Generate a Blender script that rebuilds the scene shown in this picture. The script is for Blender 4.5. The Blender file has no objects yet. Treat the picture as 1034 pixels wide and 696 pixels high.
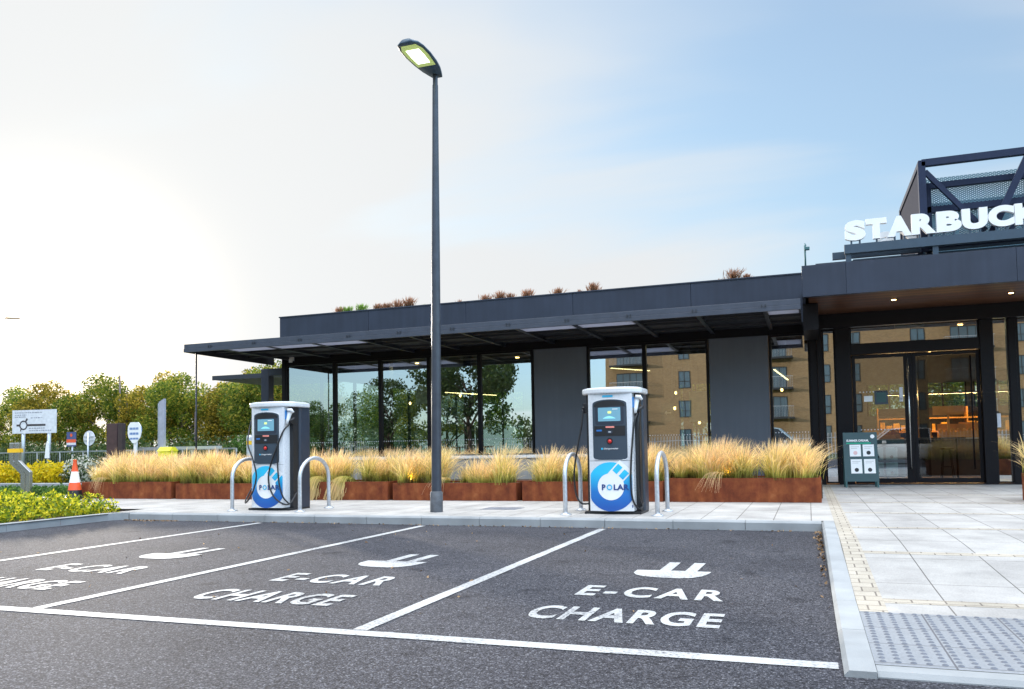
import bpy, bmesh, math, random
import numpy as np
from mathutils import Vector, Matrix, noise as mnoise
R = math.radians
PI = math.pi
random.seed(4)
rng = np.random.default_rng(11)
scene = bpy.context.scene
COL = scene.collection

SKY_STRENGTH = 0.13
SUN_STRENGTH = 1.1
EXPOSURE = 1.6
CLOUD_LO, CLOUD_HI = 2.1, 1.85
CLOUD_ROT, CLOUD_LOC = 60, (1.3, 0.7, 0)
SKY_TINT = (0.74, 1.05, 1.30)
SKY_K = 0.30
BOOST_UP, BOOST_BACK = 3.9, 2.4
GLOW, GLOW_WIDE = 8.0, 0.35
ROOM_W = 12

# ------------------------------------------------------------------ helpers
def link(o, parent=None):
    COL.objects.link(o)
    if parent is not None:
        o.parent = parent
    return o

def tag(o, label=None, cat=None, group=None, kind=None):
    if label: o['label'] = label
    if cat: o['category'] = cat
    if group: o['group'] = group
    if kind: o['kind'] = kind
    return o

def thing(name, label, cat, loc=(0, 0, 0), rz=0.0, group=None):
    o = bpy.data.objects.new(name, None)
    o.empty_display_size = 0.1
    COL.objects.link(o)
    o.location = loc
    o.rotation_euler = (0, 0, rz)
    return tag(o, label, cat, group)

def copy_tree(o, parent=None):
    c = o.copy()
    COL.objects.link(c)
    c.parent = parent
    for ch in list(o.children):
        copy_tree(ch, c)
    return c

class MB:
    def __init__(self):
        self.v = []; self.f = []; self.m = []; self.sm = []
    def _add(self, vs, fs, mi=0, smooth=False):
        n = len(self.v)
        self.v += [tuple(p) for p in vs]
        for f in fs:
            self.f.append(tuple(i + n for i in f)); self.m.append(mi); self.sm.append(smooth)
        return self
    def box(self, x0, x1, y0, y1, z0, z1, mi=0):
        vs = [(x0, y0, z0), (x1, y0, z0), (x1, y1, z0), (x0, y1, z0), (x0, y0, z1), (x1, y0, z1), (x1, y1, z1), (x0, y1, z1)]
        return self._add(vs, [(0, 3, 2, 1), (4, 5, 6, 7), (0, 1, 5, 4), (1, 2, 6, 5), (2, 3, 7, 6), (3, 0, 4, 7)], mi)
    def bbox(self, x0, x1, y0, y1, z0, z1, b=0.01, mi=0):
        bm = bmesh.new()
        bmesh.ops.create_cube(bm, size=1)
        for v in bm.verts:
            v.co = Vector(((x0 + x1) / 2 + v.co.x * (x1 - x0), (y0 + y1) / 2 + v.co.y * (y1 - y0), (z0 + z1) / 2 + v.co.z * (z1 - z0)))
        bmesh.ops.bevel(bm, geom=bm.edges[:], offset=b, segments=2, profile=0.7, affect='EDGES')
        self.bm(bm, mi)
        return self
    def bm(self, bm, mi=0, smooth=False):
        bm.verts.ensure_lookup_table()
        for i, v in enumerate(bm.verts): v.index = i
        self._add([v.co[:] for v in bm.verts], [[v.index for v in f.verts] for f in bm.faces], mi, smooth)
        bm.free()
        return self
    def quad(self, a, b, c, d, mi=0):
        return self._add([a, b, c, d], [(0, 1, 2, 3)], mi)
    def prism(self, pts, z0, z1, mi=0):          # polygon in XY (ccw), extruded in Z
        n = len(pts)
        vs = [(x, y, z0) for x, y in pts] + [(x, y, z1) for x, y in pts]
        fs = [tuple(range(n))[::-1], tuple(range(n, 2 * n))] + [(i, (i + 1) % n, n + (i + 1) % n, n + i) for i in range(n)]
        return self._add(vs, fs, mi)
    def prism_xz(self, pts, y0, y1, mi=0):       # polygon in XZ, extruded in Y
        n = len(pts)
        vs = [(x, y0, z) for x, z in pts] + [(x, y1, z) for x, z in pts]
        fs = [tuple(range(n)), tuple(range(n, 2 * n))[::-1]] + [(i, n + i, n + (i + 1) % n, (i + 1) % n) for i in range(n)]
        return self._add(vs, fs, mi)
    def prism_yz(self, pts, x0, x1, mi=0):
        n = len(pts)
        vs = [(x0, y, z) for y, z in pts] + [(x1, y, z) for y, z in pts]
        fs = [tuple(range(n))[::-1], tuple(range(n, 2 * n))] + [(i, (i + 1) % n, n + (i + 1) % n, n + i) for i in range(n)]
        return self._add(vs, fs, mi)
    def lathe(self, prof, c=(0, 0, 0), n=24, mi=0, smooth=True):   # prof = [(r,z)...]
        vs = []; fs = []
        for r, z in prof:
            for k in range(n):
                a = 2 * PI * k / n
                vs.append((c[0] + r * math.cos(a), c[1] + r * math.sin(a), c[2] + z))
        for i in range(len(prof) - 1):
            for k in range(n):
                k2 = (k + 1) % n
                fs.append((i * n + k, i * n + k2, (i + 1) * n + k2, (i + 1) * n + k))
        self._add(vs, fs, mi, smooth)
        m = len(prof) - 1
        self._add([vs[k] for k in range(n)], [tuple(range(n))[::-1]], mi)
        self._add([vs[m * n + k] for k in range(n)], [tuple(range(n))], mi)
        return self
    def tube(self, pts, r, n=10, mi=0, cap=True):
        pts = [Vector(p) for p in pts]
        rr = r if isinstance(r, (list, tuple)) else [r] * len(pts)
        vs = []; fs = []
        t0 = (pts[1] - pts[0]).normalized()
        up = Vector((0, 0, 1)) if abs(t0.z) < 0.9 else Vector((1, 0, 0))
        a = t0.cross(up).normalized()
        for i, p in enumerate(pts):
            t = (pts[min(i + 1, len(pts) - 1)] - pts[max(i - 1, 0)]).normalized()
            a = (a - t * a.dot(t)).normalized(); b = t.cross(a)
            for k in range(n):
                g = 2 * PI * k / n
                vs.append(p + (a * math.cos(g) + b * math.sin(g)) * rr[i])
        for i in range(len(pts) - 1):
            for k in range(n):
                k2 = (k + 1) % n
                fs.append((i * n + k, i * n + k2, (i + 1) * n + k2, (i + 1) * n + k))
        if cap:
            fs.append(tuple(range(n))[::-1]); fs.append(tuple(range((len(pts) - 1) * n, len(pts) * n)))
        return self._add(vs, fs, mi, True)
    def bar(self, p, q, w, h=None, mi=0):          # rectangular bar from p to q
        p = Vector(p); q = Vector(q); h = h or w
        t = (q - p).normalized()
        up = Vector((0, 0, 1)) if abs(t.z) < 0.95 else Vector((0, 1, 0))
        a = t.cross(up).normalized() * w / 2; b = a.normalized().cross(t) * h / 2
        vs = [p - a - b, p + a - b, p + a + b, p - a + b, q - a - b, q + a - b, q + a + b, q - a + b]
        return self._add(vs, [(0, 3, 2, 1), (4, 5, 6, 7), (0, 1, 5, 4), (1, 2, 6, 5), (2, 3, 7, 6), (3, 0, 4, 7)], mi)
    def build(self, name, mats, parent=None, bevel=0):
        me = bpy.data.meshes.new(name)
        me.from_pydata(self.v, [], self.f)
        mats = mats if isinstance(mats, (list, tuple)) else [mats]
        for m in mats: me.materials.append(m)
        me.polygons.foreach_set('material_index', self.m)
        me.polygons.foreach_set('use_smooth', self.sm)
        me.update()
        o = bpy.data.objects.new(name, me)
        link(o, parent)
        if bevel:
            md = o.modifiers.new('Bevel', 'BEVEL'); md.width = bevel; md.segments = 2; md.limit_method = 'ANGLE'
        return o

def cat_rom(P, n=10):
    P = [Vector(p) for p in P]
    Q = [P[0] * 2 - P[1]] + P + [P[-1] * 2 - P[-2]]
    out = []
    for i in range(1, len(Q) - 2):
        for k in range(n):
            t = k / n
            out.append(0.5 * ((2 * Q[i]) + (Q[i + 1] - Q[i - 1]) * t + (2 * Q[i - 1] - 5 * Q[i] + 4 * Q[i + 1] - Q[i + 2]) * t * t + (3 * Q[i] - Q[i - 1] - 3 * Q[i + 1] + Q[i + 2]) * t ** 3))
    out.append(P[-1])
    return out

def text_mesh(s, size=1.0, depth=0.0, bold=0.0, space=1.0, align='LEFT'):
    cu = bpy.data.curves.new('t', 'FONT')
    cu.body = s; cu.size = size; cu.extrude = depth; cu.offset = bold; cu.space_character = space
    cu.align_x = align; cu.resolution_u = 6
    o = bpy.data.objects.new('t', cu); COL.objects.link(o)
    bpy.context.view_layer.update()
    me = bpy.data.meshes.new_from_object(o.evaluated_get(bpy.context.evaluated_depsgraph_get()))
    vs = [v.co.copy() for v in me.vertices]; fs = [tuple(p.vertices) for p in me.polygons]
    bpy.data.objects.remove(o); bpy.data.curves.remove(cu); bpy.data.meshes.remove(me)
    return vs, fs

def fit_text(s, x0, x1, y0, y1, bold=0.0, space=1.0, depth=0.0):
    """text outlines scaled to fill a rectangle; returns (verts as Vector(x,y,z), faces)"""
    vs, fs = text_mesh(s, 1.0, depth, bold, space)
    ax = min(v.x for v in vs); bx = max(v.x for v in vs); ay = min(v.y for v in vs); by = max(v.y for v in vs)
    out = [Vector((x0 + (v.x - ax) / (bx - ax) * (x1 - x0), y0 + (v.y - ay) / (by - ay) * (y1 - y0), v.z)) for v in vs]
    return out, fs

def quads(name, V, mat, parent=None, uv=None, smooth=False):
    """V: (N,4,3) array -> mesh of N loose quads"""
    N = len(V)
    me = bpy.data.meshes.new(name)
    me.vertices.add(N * 4); me.loops.add(N * 4); me.polygons.add(N)
    me.vertices.foreach_set('co', V.reshape(-1).astype(np.float32))
    me.loops.foreach_set('vertex_index', np.arange(N * 4, dtype=np.int32))
    me.polygons.foreach_set('loop_start', np.arange(N, dtype=np.int32) * 4)
    me.polygons.foreach_set('loop_total', np.full(N, 4, np.int32))
    if uv is not None:
        l = me.uv_layers.new(name='UVMap'); l.data.foreach_set('uv', uv.reshape(-1).astype(np.float32))
    me.materials.append(mat)
    me.update(calc_edges=True)
    o = bpy.data.objects.new(name, me)
    return link(o, parent)

def leaf_quads(C, size, flat=0.0, jitter=0.35):
    """random oriented leaf quads (pointed rhomb) at centres C (N,3)"""
    N = len(C)
    n = rng.normal(size=(N, 3)); n[:, 2] = n[:, 2] * (1 - flat) + flat * 1.2
    n /= np.linalg.norm(n, axis=1, keepdims=True)
    a = rng.normal(size=(N, 3)); a -= n * (a * n).sum(1, keepdims=True); a /= np.linalg.norm(a, axis=1, keepdims=True)
    b = np.cross(n, a)
    s = size * (1 + jitter * rng.uniform(-1, 1, (N, 1)))
    return np.stack([C - a * s, C - b * s * 0.55, C + a * s, C + b * s * 0.55], axis=1)

def lumps_points(lumps, n, shell=0.55):
    """points in ellipsoid lumps [(cx,cy,cz,rx,ry,rz)], denser near their surfaces"""
    L = np.array(lumps, float)
    w = L[:, 3] * L[:, 4] * L[:, 5]; w = w ** 0.7; w /= w.sum()
    k = rng.choice(len(L), n, p=w)
    d = rng.normal(size=(n, 3)); d /= np.linalg.norm(d, axis=1, keepdims=True)
    r = shell + (1 - shell) * rng.uniform(0, 1, (n, 1)) ** 0.6
    r = r * (1 + 0.12 * rng.normal(size=(n, 1)))
    return L[k, :3] + d * r * L[k, 3:]

# ------------------------------------------------------------------ materials
def newmat(name):
    m = bpy.data.materials.new(name); m.use_nodes = True
    nt = m.node_tree; b = nt.nodes['Principled BSDF']
    return m, nt, b

def N(nt, typ, **kw):
    n = nt.nodes.new(typ)
    for k, v in kw.items():
        if k.startswith('i_'):
            n.inputs[k[2:].replace('_', ' ')].default_value = v
        else: setattr(n, k, v)
    return n

def ramp(nt, stops, interp='LINEAR'):
    r = nt.nodes.new('ShaderNodeValToRGB'); e = r.color_ramp.elements
    r.color_ramp.interpolation = interp
    while len(e) < len(stops): e.new(0.5)
    for el, (p, c) in zip(e, stops):
        el.position = p; el.color = (c[0], c[1], c[2], 1)
    return r

def c4(c): return (c[0], c[1], c[2], 1)

def M_plain(name, col, rough=0.5, metal=0.0, var=0.12, scale=6.0, bump=0.0, spec=0.5, coat=0.0, bscale=60.0, rvar=0.1, streak=0.0):
    """surface with large-scale tone variation, fine roughness variation, optional bump"""
    m, nt, b = newmat(name)
    tc = N(nt, 'ShaderNodeTexCoord')
    n1 = N(nt, 'ShaderNodeTexNoise'); n1.inputs['Scale'].default_value = scale; n1.inputs['Detail'].default_value = 6
    nt.links.new(tc.outputs['Object'], n1.inputs['Vector'])
    r = ramp(nt, [(0.3, [x * (1 - var) for x in col]), (0.7, [min(1, x * (1 + var)) for x in col])])
    nt.links.new(n1.outputs['Fac'], r.inputs[0]); nt.links.new(r.outputs[0], b.inputs['Base Color'])
    if streak:      # faint rain streaks and dust
        mps = N(nt, 'ShaderNodeMapping'); mps.inputs['Scale'].default_value = (9, 9, 0.7); nt.links.new(tc.outputs['Object'], mps.inputs['Vector'])
        ns = N(nt, 'ShaderNodeTexNoise'); ns.inputs['Scale'].default_value = 1.0; ns.inputs['Detail'].default_value = 6; nt.links.new(mps.outputs[0], ns.inputs['Vector'])
        rs = ramp(nt, [(0.3, (1 - streak,) * 3), (0.55, (1, 1, 1)), (0.75, (1 + streak,) * 3)]); nt.links.new(ns.outputs['Fac'], rs.inputs[0])
        mm = N(nt, 'ShaderNodeMix', data_type='RGBA', blend_type='MULTIPLY'); mm.inputs[0].default_value = 1
        nt.links.new(r.outputs[0], mm.inputs[6]); nt.links.new(rs.outputs[0], mm.inputs[7]); nt.links.new(mm.outputs[2], b.inputs['Base Color'])
    mr = N(nt, 'ShaderNodeMapRange'); mr.inputs[3].default_value = max(0, rough - rvar); mr.inputs[4].default_value = min(1, rough + rvar)
    n2 = N(nt, 'ShaderNodeTexNoise'); n2.inputs['Scale'].default_value = scale * 5; n2.inputs['Detail'].default_value = 5
    nt.links.new(tc.outputs['Object'], n2.inputs['Vector'])
    nt.links.new(n2.outputs['Fac'], mr.inputs[0]); nt.links.new(mr.outputs[0], b.inputs['Roughness'])
    b.inputs['Metallic'].default_value = metal
    b.inputs['Specular IOR Level'].default_value = spec
    b.inputs['Coat Weight'].default_value = coat
    if bump:
        n3 = N(nt, 'ShaderNodeTexNoise'); n3.inputs['Scale'].default_value = bscale; n3.inputs['Detail'].default_value = 4
        nt.links.new(tc.outputs['Object'], n3.inputs['Vector'])
        bp = N(nt, 'ShaderNodeBump'); bp.inputs['Strength'].default_value = bump; bp.inputs['Distance'].default_value = 0.01
        nt.links.new(n3.outputs['Fac'], bp.inputs['Height']); nt.links.new(bp.outputs[0], b.inputs['Normal'])
    return m

def M_emit(name, col, s, base=(0.8, 0.8, 0.8)):
    m, nt, b = newmat(name)
    b.inputs['Base Color'].default_value = c4(base)
    b.inputs['Emission Color'].default_value = c4(col); b.inputs['Emission Strength'].default_value = s
    return m

def M_asphalt():
    m, nt, b = newmat('asphalt')
    tc = N(nt, 'ShaderNodeTexCoord')
    vo = N(nt, 'ShaderNodeTexVoronoi'); vo.inputs['Scale'].default_value = 115
    nt.links.new(tc.outputs['Object'], vo.inputs['Vector'])
    sx = N(nt, 'ShaderNodeSeparateColor'); nt.links.new(vo.outputs['Color'], sx.inputs[0])
    stones = ramp(nt, [(0.0, (0.034, 0.034, 0.04)), (0.55, (0.07, 0.07, 0.083)), (0.85, (0.115, 0.115, 0.134)), (1.0, (0.2, 0.2, 0.215))])
    nt.links.new(sx.outputs[0], stones.inputs[0])
    # binder between the stones
    gap = ramp(nt, [(0.0, (1, 1, 1)), (0.012, (1, 1, 1)), (0.02, (0.25, 0.25, 0.25))])
    gap2 = N(nt, 'ShaderNodeMapRange'); gap2.inputs[1].default_value = 0.25; gap2.inputs[2].default_value = 0.75; gap2.inputs[3].default_value = 1.0; gap2.inputs[4].default_value = 0.35
    nt.links.new(vo.outputs['Distance'], gap2.inputs[0])
    mul = N(nt, 'ShaderNodeMix', data_type='RGBA', blend_type='MULTIPLY'); mul.inputs[0].default_value = 1
    nt.links.new(stones.outputs[0], mul.inputs[6]); nt.links.new(gap2.outputs[0], mul.inputs[7])
    # big tonal patches (wear, stains)
    n1 = N(nt, 'ShaderNodeTexNoise'); n1.inputs['Scale'].default_value = 0.55; n1.inputs['Detail'].default_value = 7; n1.inputs['Roughness'].default_value = 0.6
    nt.links.new(tc.outputs['Object'], n1.inputs['Vector'])
    r1 = ramp(nt, [(0.3, (0.68, 0.68, 0.7)), (0.5, (1, 1, 1)), (0.72, (1.3, 1.28, 1.25))])
    nt.links.new(n1.outputs['Fac'], r1.inputs[0])
    mul2 = N(nt, 'ShaderNodeMix', data_type='RGBA', blend_type='MULTIPLY'); mul2.inputs[0].default_value = 1
    nt.links.new(mul.outputs[2], mul2.inputs[6]); nt.links.new(r1.outputs[0], mul2.inputs[7])
    # clumped mid-scale speckle
    n2 = N(nt, 'ShaderNodeTexNoise'); n2.inputs['Scale'].default_value = 26; n2.inputs['Detail'].default_value = 8; n2.inputs['Roughness'].default_value = 0.8
    nt.links.new(tc.outputs['Object'], n2.inputs['Vector'])
    r2 = ramp(nt, [(0.34, (0.5, 0.5, 0.52)), (0.5, (.95, .95, .96)), (0.66, (1.65, 1.64, 1.62))])
    nt.links.new(n2.outputs['Fac'], r2.inputs[0])
    mul3 = N(nt, 'ShaderNodeMix', data_type='RGBA', blend_type='MULTIPLY'); mul3.inputs[0].default_value = 1
    nt.links.new(mul2.outputs[2], mul3.inputs[6]); nt.links.new(r2.outputs[0], mul3.inputs[7])
    # dark oil drips
    n4 = N(nt, 'ShaderNodeTexNoise'); n4.inputs['Scale'].default_value = 2.6; n4.inputs['Detail'].default_value = 3
    nt.links.new(tc.outputs['Object'], n4.inputs['Vector'])
    r4 = ramp(nt, [(0.0, (1, 1, 1)), (0.61, (1, 1, 1)), (0.70, (0.6, 0.6, 0.62))])
    nt.links.new(n4.outputs['Fac'], r4.inputs[0])
    mul4 = N(nt, 'ShaderNodeMix', data_type='RGBA', blend_type='MULTIPLY'); mul4.inputs[0].default_value = 1
    nt.links.new(mul3.outputs[2], mul4.inputs[6]); nt.links.new(r4.outputs[0], mul4.inputs[7])
    nt.links.new(mul4.outputs[2], b.inputs['Base Color'])
    b.inputs['Roughness'].default_value = 0.85; b.inputs['Specular IOR Level'].default_value = 0.15
    bp = N(nt, 'ShaderNodeBump'); bp.inputs['Strength'].default_value = 0.55; bp.inputs['Distance'].default_value = 0.006; bp.invert = True
    nt.links.new(vo.outputs['Distance'], bp.inputs['Height']); nt.links.new(bp.outputs[0], b.inputs['Normal'])
    return m

def M_paint():
    m, nt, b = newmat('road_paint')
    tc = N(nt, 'ShaderNodeTexCoord')
    n1 = N(nt, 'ShaderNodeTexNoise'); n1.inputs['Scale'].default_value = 45; n1.inputs['Detail'].default_value = 6; n1.inputs['Roughness'].default_value = 0.7
    nt.links.new(tc.outputs['Object'], n1.inputs['Vector'])
    n2 = N(nt, 'ShaderNodeTexNoise'); n2.inputs['Scale'].default_value = 1.6; n2.inputs['Detail'].default_value = 4
    nt.links.new(tc.outputs['Object'], n2.inputs['Vector'])
    ad = N(nt, 'ShaderNodeMath', operation='MULTIPLY_ADD'); ad.inputs[1].default_value = 0.5
    nt.links.new(n2.outputs['Fac'], ad.inputs[0]); nt.links.new(n1.outputs['Fac'], ad.inputs[2])
    r = ramp(nt, [(0.60, (0.10, 0.10, 0.11)), (0.67, (0.30, 0.30, 0.30)), (0.84, (0.44, 0.44, 0.435))])
    nt.links.new(ad.outputs[0], r.inputs[0]); nt.links.new(r.outputs[0], b.inputs['Base Color'])
    b.inputs['Roughness'].default_value = 0.7
    bp = N(nt, 'ShaderNodeBump'); bp.inputs['Strength'].default_value = 0.4; bp.inputs['Distance'].default_value = 0.004
    nt.links.new(n1.outputs['Fac'], bp.inputs['Height']); nt.links.new(bp.outputs[0], b.inputs['Normal'])
    return m

def M_paving(name, c1, c2, mortar, bw, bh, off=0.5, msize=0.006, rot=0.0, stain=0.2, shift=(0, 0, 0), rough=0.8):
    m, nt, b = newmat(name)
    tc = N(nt, 'ShaderNodeTexCoord'); mp = N(nt, 'ShaderNodeMapping'); mp.inputs['Rotation'].default_value = (0, 0, rot); mp.inputs['Location'].default_value = shift
    nt.links.new(tc.outputs['Object'], mp.inputs['Vector'])
    bt = N(nt, 'ShaderNodeTexBrick'); bt.offset = off
    bt.inputs['Color1'].default_value = c4(c1); bt.inputs['Color2'].default_value = c4(c2); bt.inputs['Mortar'].default_value = c4(mortar)
    bt.inputs['Scale'].default_value = 1; bt.inputs['Mortar Size'].default_value = msize; bt.inputs['Mortar Smooth'].default_value = 0.1
    bt.inputs['Brick Width'].default_value = bw; bt.inputs['Row Height'].default_value = bh
    nt.links.new(mp.outputs[0], bt.inputs['Vector'])
    n1 = N(nt, 'ShaderNodeTexNoise'); n1.inputs['Scale'].default_value = 1.4; n1.inputs['Detail'].default_value = 8; n1.inputs['Roughness'].default_value = 0.65
    nt.links.new(tc.outputs['Object'], n1.inputs['Vector'])
    r1 = ramp(nt, [(0.3, (1 - stain * 1.6,) * 3), (0.65, (1 + stain * 0.6,) * 3)])
    nt.links.new(n1.outputs['Fac'], r1.inputs[0])
    mul = N(nt, 'ShaderNodeMix', data_type='RGBA', blend_type='MULTIPLY'); mul.inputs[0].default_value = 1
    nt.links.new(bt.outputs['Color'], mul.inputs[6]); nt.links.new(r1.outputs[0], mul.inputs[7])
    n3 = N(nt, 'ShaderNodeTexNoise'); n3.inputs['Scale'].default_value = 90; n3.inputs['Detail'].default_value = 3
    nt.links.new(tc.outputs['Object'], n3.inputs['Vector'])
    r3 = ramp(nt, [(0.3, (0.86,) * 3), (0.7, (1.1,) * 3)]); nt.links.new(n3.outputs['Fac'], r3.inputs[0])
    mul2 = N(nt, 'ShaderNodeMix', data_type='RGBA', blend_type='MULTIPLY'); mul2.inputs[0].default_value = 1
    nt.links.new(mul.outputs[2], mul2.inputs[6]); nt.links.new(r3.outputs[0], mul2.inputs[7])
    # trodden-in gum and small marks
    vg = N(nt, 'ShaderNodeTexVoronoi'); vg.inputs['Scale'].default_value = 2.3; nt.links.new(tc.outputs['Object'], vg.inputs['Vector'])
    rg = ramp(nt, [(0.0, (0.62,) * 3), (0.035, (0.66,) * 3), (0.05, (1, 1, 1))]); nt.links.new(vg.outputs['Distance'], rg.inputs[0])
    mul5 = N(nt, 'ShaderNodeMix', data_type='RGBA', blend_type='MULTIPLY'); mul5.inputs[0].default_value = 0.8
    nt.links.new(mul2.outputs[2], mul5.inputs[6]); nt.links.new(rg.outputs[0], mul5.inputs[7])
    nt.links.new(mul5.outputs[2], b.inputs['Base Color'])
    b.inputs['Roughness'].default_value = rough
    sb = N(nt, 'ShaderNodeMath', operation='MULTIPLY_ADD'); sb.inputs[1].default_value = -3.0
    nt.links.new(bt.outputs['Fac'], sb.inputs[0]); nt.links.new(n3.outputs['Fac'], sb.inputs[2])
    bp = N(nt, 'ShaderNodeBump'); bp.inputs['Strength'].default_value = 0.35; bp.inputs['Distance'].default_value = 0.004
    nt.links.new(sb.outputs[0], bp.inputs['Height']); nt.links.new(bp.outputs[0], b.inputs['Normal'])
    return m

def M_corten():
    m, nt, b = newmat('corten_steel')
    tc = N(nt, 'ShaderNodeTexCoord'); mp = N(nt, 'ShaderNodeMapping'); mp.inputs['Scale'].default_value = (1.6, 1.6, 1.2)
    nt.links.new(tc.outputs['Object'], mp.inputs['Vector'])
    n1 = N(nt, 'ShaderNodeTexNoise'); n1.inputs['Scale'].default_value = 2.2; n1.inputs['Detail'].default_value = 9; n1.inputs['Roughness'].default_value = 0.68
    nt.links.new(mp.outputs[0], n1.inputs['Vector'])
    r = ramp(nt, [(0.28, (0.07, 0.02, 0.013)), (0.45, (0.16, 0.042, 0.019)), (0.6, (0.24, 0.07, 0.026)), (0.78, (0.35, 0.13, 0.05))])
    nt.links.new(n1.outputs['Fac'], r.inputs[0])
    # vertical drip streaks
    mp2 = N(nt, 'ShaderNodeMapping'); mp2.inputs['Scale'].default_value = (7, 7, 0.8)
    nt.links.new(tc.outputs['Object'], mp2.inputs['Vector'])
    n2 = N(nt, 'ShaderNodeTexNoise'); n2.inputs['Scale'].default_value = 1; n2.inputs['Detail'].default_value = 4
    nt.links.new(mp2.outputs[0], n2.inputs['Vector'])
    r2 = ramp(nt, [(0.3, (0.82, 0.82, 0.82)), (0.65, (1.08, 1.06, 1.04))]); nt.links.new(n2.outputs['Fac'], r2.inputs[0])
    mul = N(nt, 'ShaderNodeMix', data_type='RGBA', blend_type='MULTIPLY'); mul.inputs[0].default_value = 1
    nt.links.new(r.outputs[0], mul.inputs[6]); nt.links.new(r2.outputs[0], mul.inputs[7])
    nt.links.new(mul.outputs[2], b.inputs['Base Color'])
    b.inputs['Roughness'].default_value = 0.8; b.inputs['Specular IOR Level'].default_value = 0.15
    n3 = N(nt, 'ShaderNodeTexNoise'); n3.inputs['Scale'].default_value = 120
    nt.links.new(tc.outputs['Object'], n3.inputs['Vector'])
    bp = N(nt, 'ShaderNodeBump'); bp.inputs['Strength'].default_value = 0.25; bp.inputs['Distance'].default_value = 0.004
    nt.links.new(n3.outputs['Fac'], bp.inputs['Height']); nt.links.new(bp.outputs[0], b.inputs['Normal'])
    return m

def M_leaf(name, stops, trans=0.45, rough=0.55):
    m, nt, b = newmat(name)
    out = nt.nodes['Material Output']
    ge = N(nt, 'ShaderNodeNewGeometry')
    r = ramp(nt, stops); nt.links.new(ge.outputs['Random Per Island'], r.inputs[0])
    oi = N(nt, 'ShaderNodeObjectInfo')
    hs = N(nt, 'ShaderNodeHueSaturation')
    mr = N(nt, 'ShaderNodeMapRange'); mr.inputs[3].default_value = 0.8; mr.inputs[4].default_value = 1.25
    nt.links.new(oi.outputs['Random'], mr.inputs[0]); nt.links.new(mr.outputs[0], hs.inputs['Value'])
    nt.links.new(r.outputs[0], hs.inputs['Color'])
    nt.links.new(hs.outputs[0], b.inputs['Base Color']); b.inputs['Roughness'].default_value = rough
    b.inputs['Specular IOR Level'].default_value = 0.25
    tr = N(nt, 'ShaderNodeBsdfTranslucent'); nt.links.new(hs.outputs[0], tr.inputs['Color'])
    mx = N(nt, 'ShaderNodeMixShader'); mx.inputs[0].default_value = trans
    nt.links.new(b.outputs[0], mx.inputs[1]); nt.links.new(tr.outputs[0], mx.inputs[2]); nt.links.new(mx.outputs[0], out.inputs['Surface'])
    return m

def M_grass(name, stops, trans=0.5):
    """blade colour runs from the green base to the beige seed head (UV v), brightness differs per blade"""
    m, nt, b = newmat(name)
    out = nt.nodes['Material Output']
    uv = N(nt, 'ShaderNodeUVMap'); sp = N(nt, 'ShaderNodeSeparateXYZ'); nt.links.new(uv.outputs[0], sp.inputs[0])
    tcg = N(nt, 'ShaderNodeTexCoord'); ng = N(nt, 'ShaderNodeTexNoise'); ng.inputs['Scale'].default_value = 2.4; ng.inputs['Detail'].default_value = 2
    nt.links.new(tcg.outputs['Object'], ng.inputs['Vector'])
    mg = N(nt, 'ShaderNodeMath', operation='MULTIPLY_ADD'); mg.inputs[1].default_value = 0.9; nt.links.new(ng.outputs['Fac'], mg.inputs[0]); nt.links.new(sp.outputs['Y'], mg.inputs[2])
    ms_ = N(nt, 'ShaderNodeMath', operation='SUBTRACT'); ms_.inputs[1].default_value = 0.45; nt.links.new(mg.outputs[0], ms_.inputs[0])
    r = ramp(nt, stops); nt.links.new(ms_.outputs[0], r.inputs[0])
    hs = N(nt, 'ShaderNodeHueSaturation')
    mr = N(nt, 'ShaderNodeMapRange'); mr.inputs[3].default_value = 0.6; mr.inputs[4].default_value = 1.45
    nt.links.new(sp.outputs['X'], mr.inputs[0]); nt.links.new(mr.outputs[0], hs.inputs['Value'])
    nt.links.new(r.outputs[0], hs.inputs['Color'])
    nt.links.new(hs.outputs[0], b.inputs['Base Color']); b.inputs['Roughness'].default_value = 0.6
    b.inputs['Specular IOR Level'].default_value = 0.2
    tr = N(nt, 'ShaderNodeBsdfTranslucent'); nt.links.new(hs.outputs[0], tr.inputs['Color'])
    mx = N(nt, 'ShaderNodeMixShader'); mx.inputs[0].default_value = trans
    nt.links.new(b.outputs[0], mx.inputs[1]); nt.links.new(tr.outputs[0], mx.inputs[2]); nt.links.new(mx.outputs[0], out.inputs['Surface'])
    return m

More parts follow.
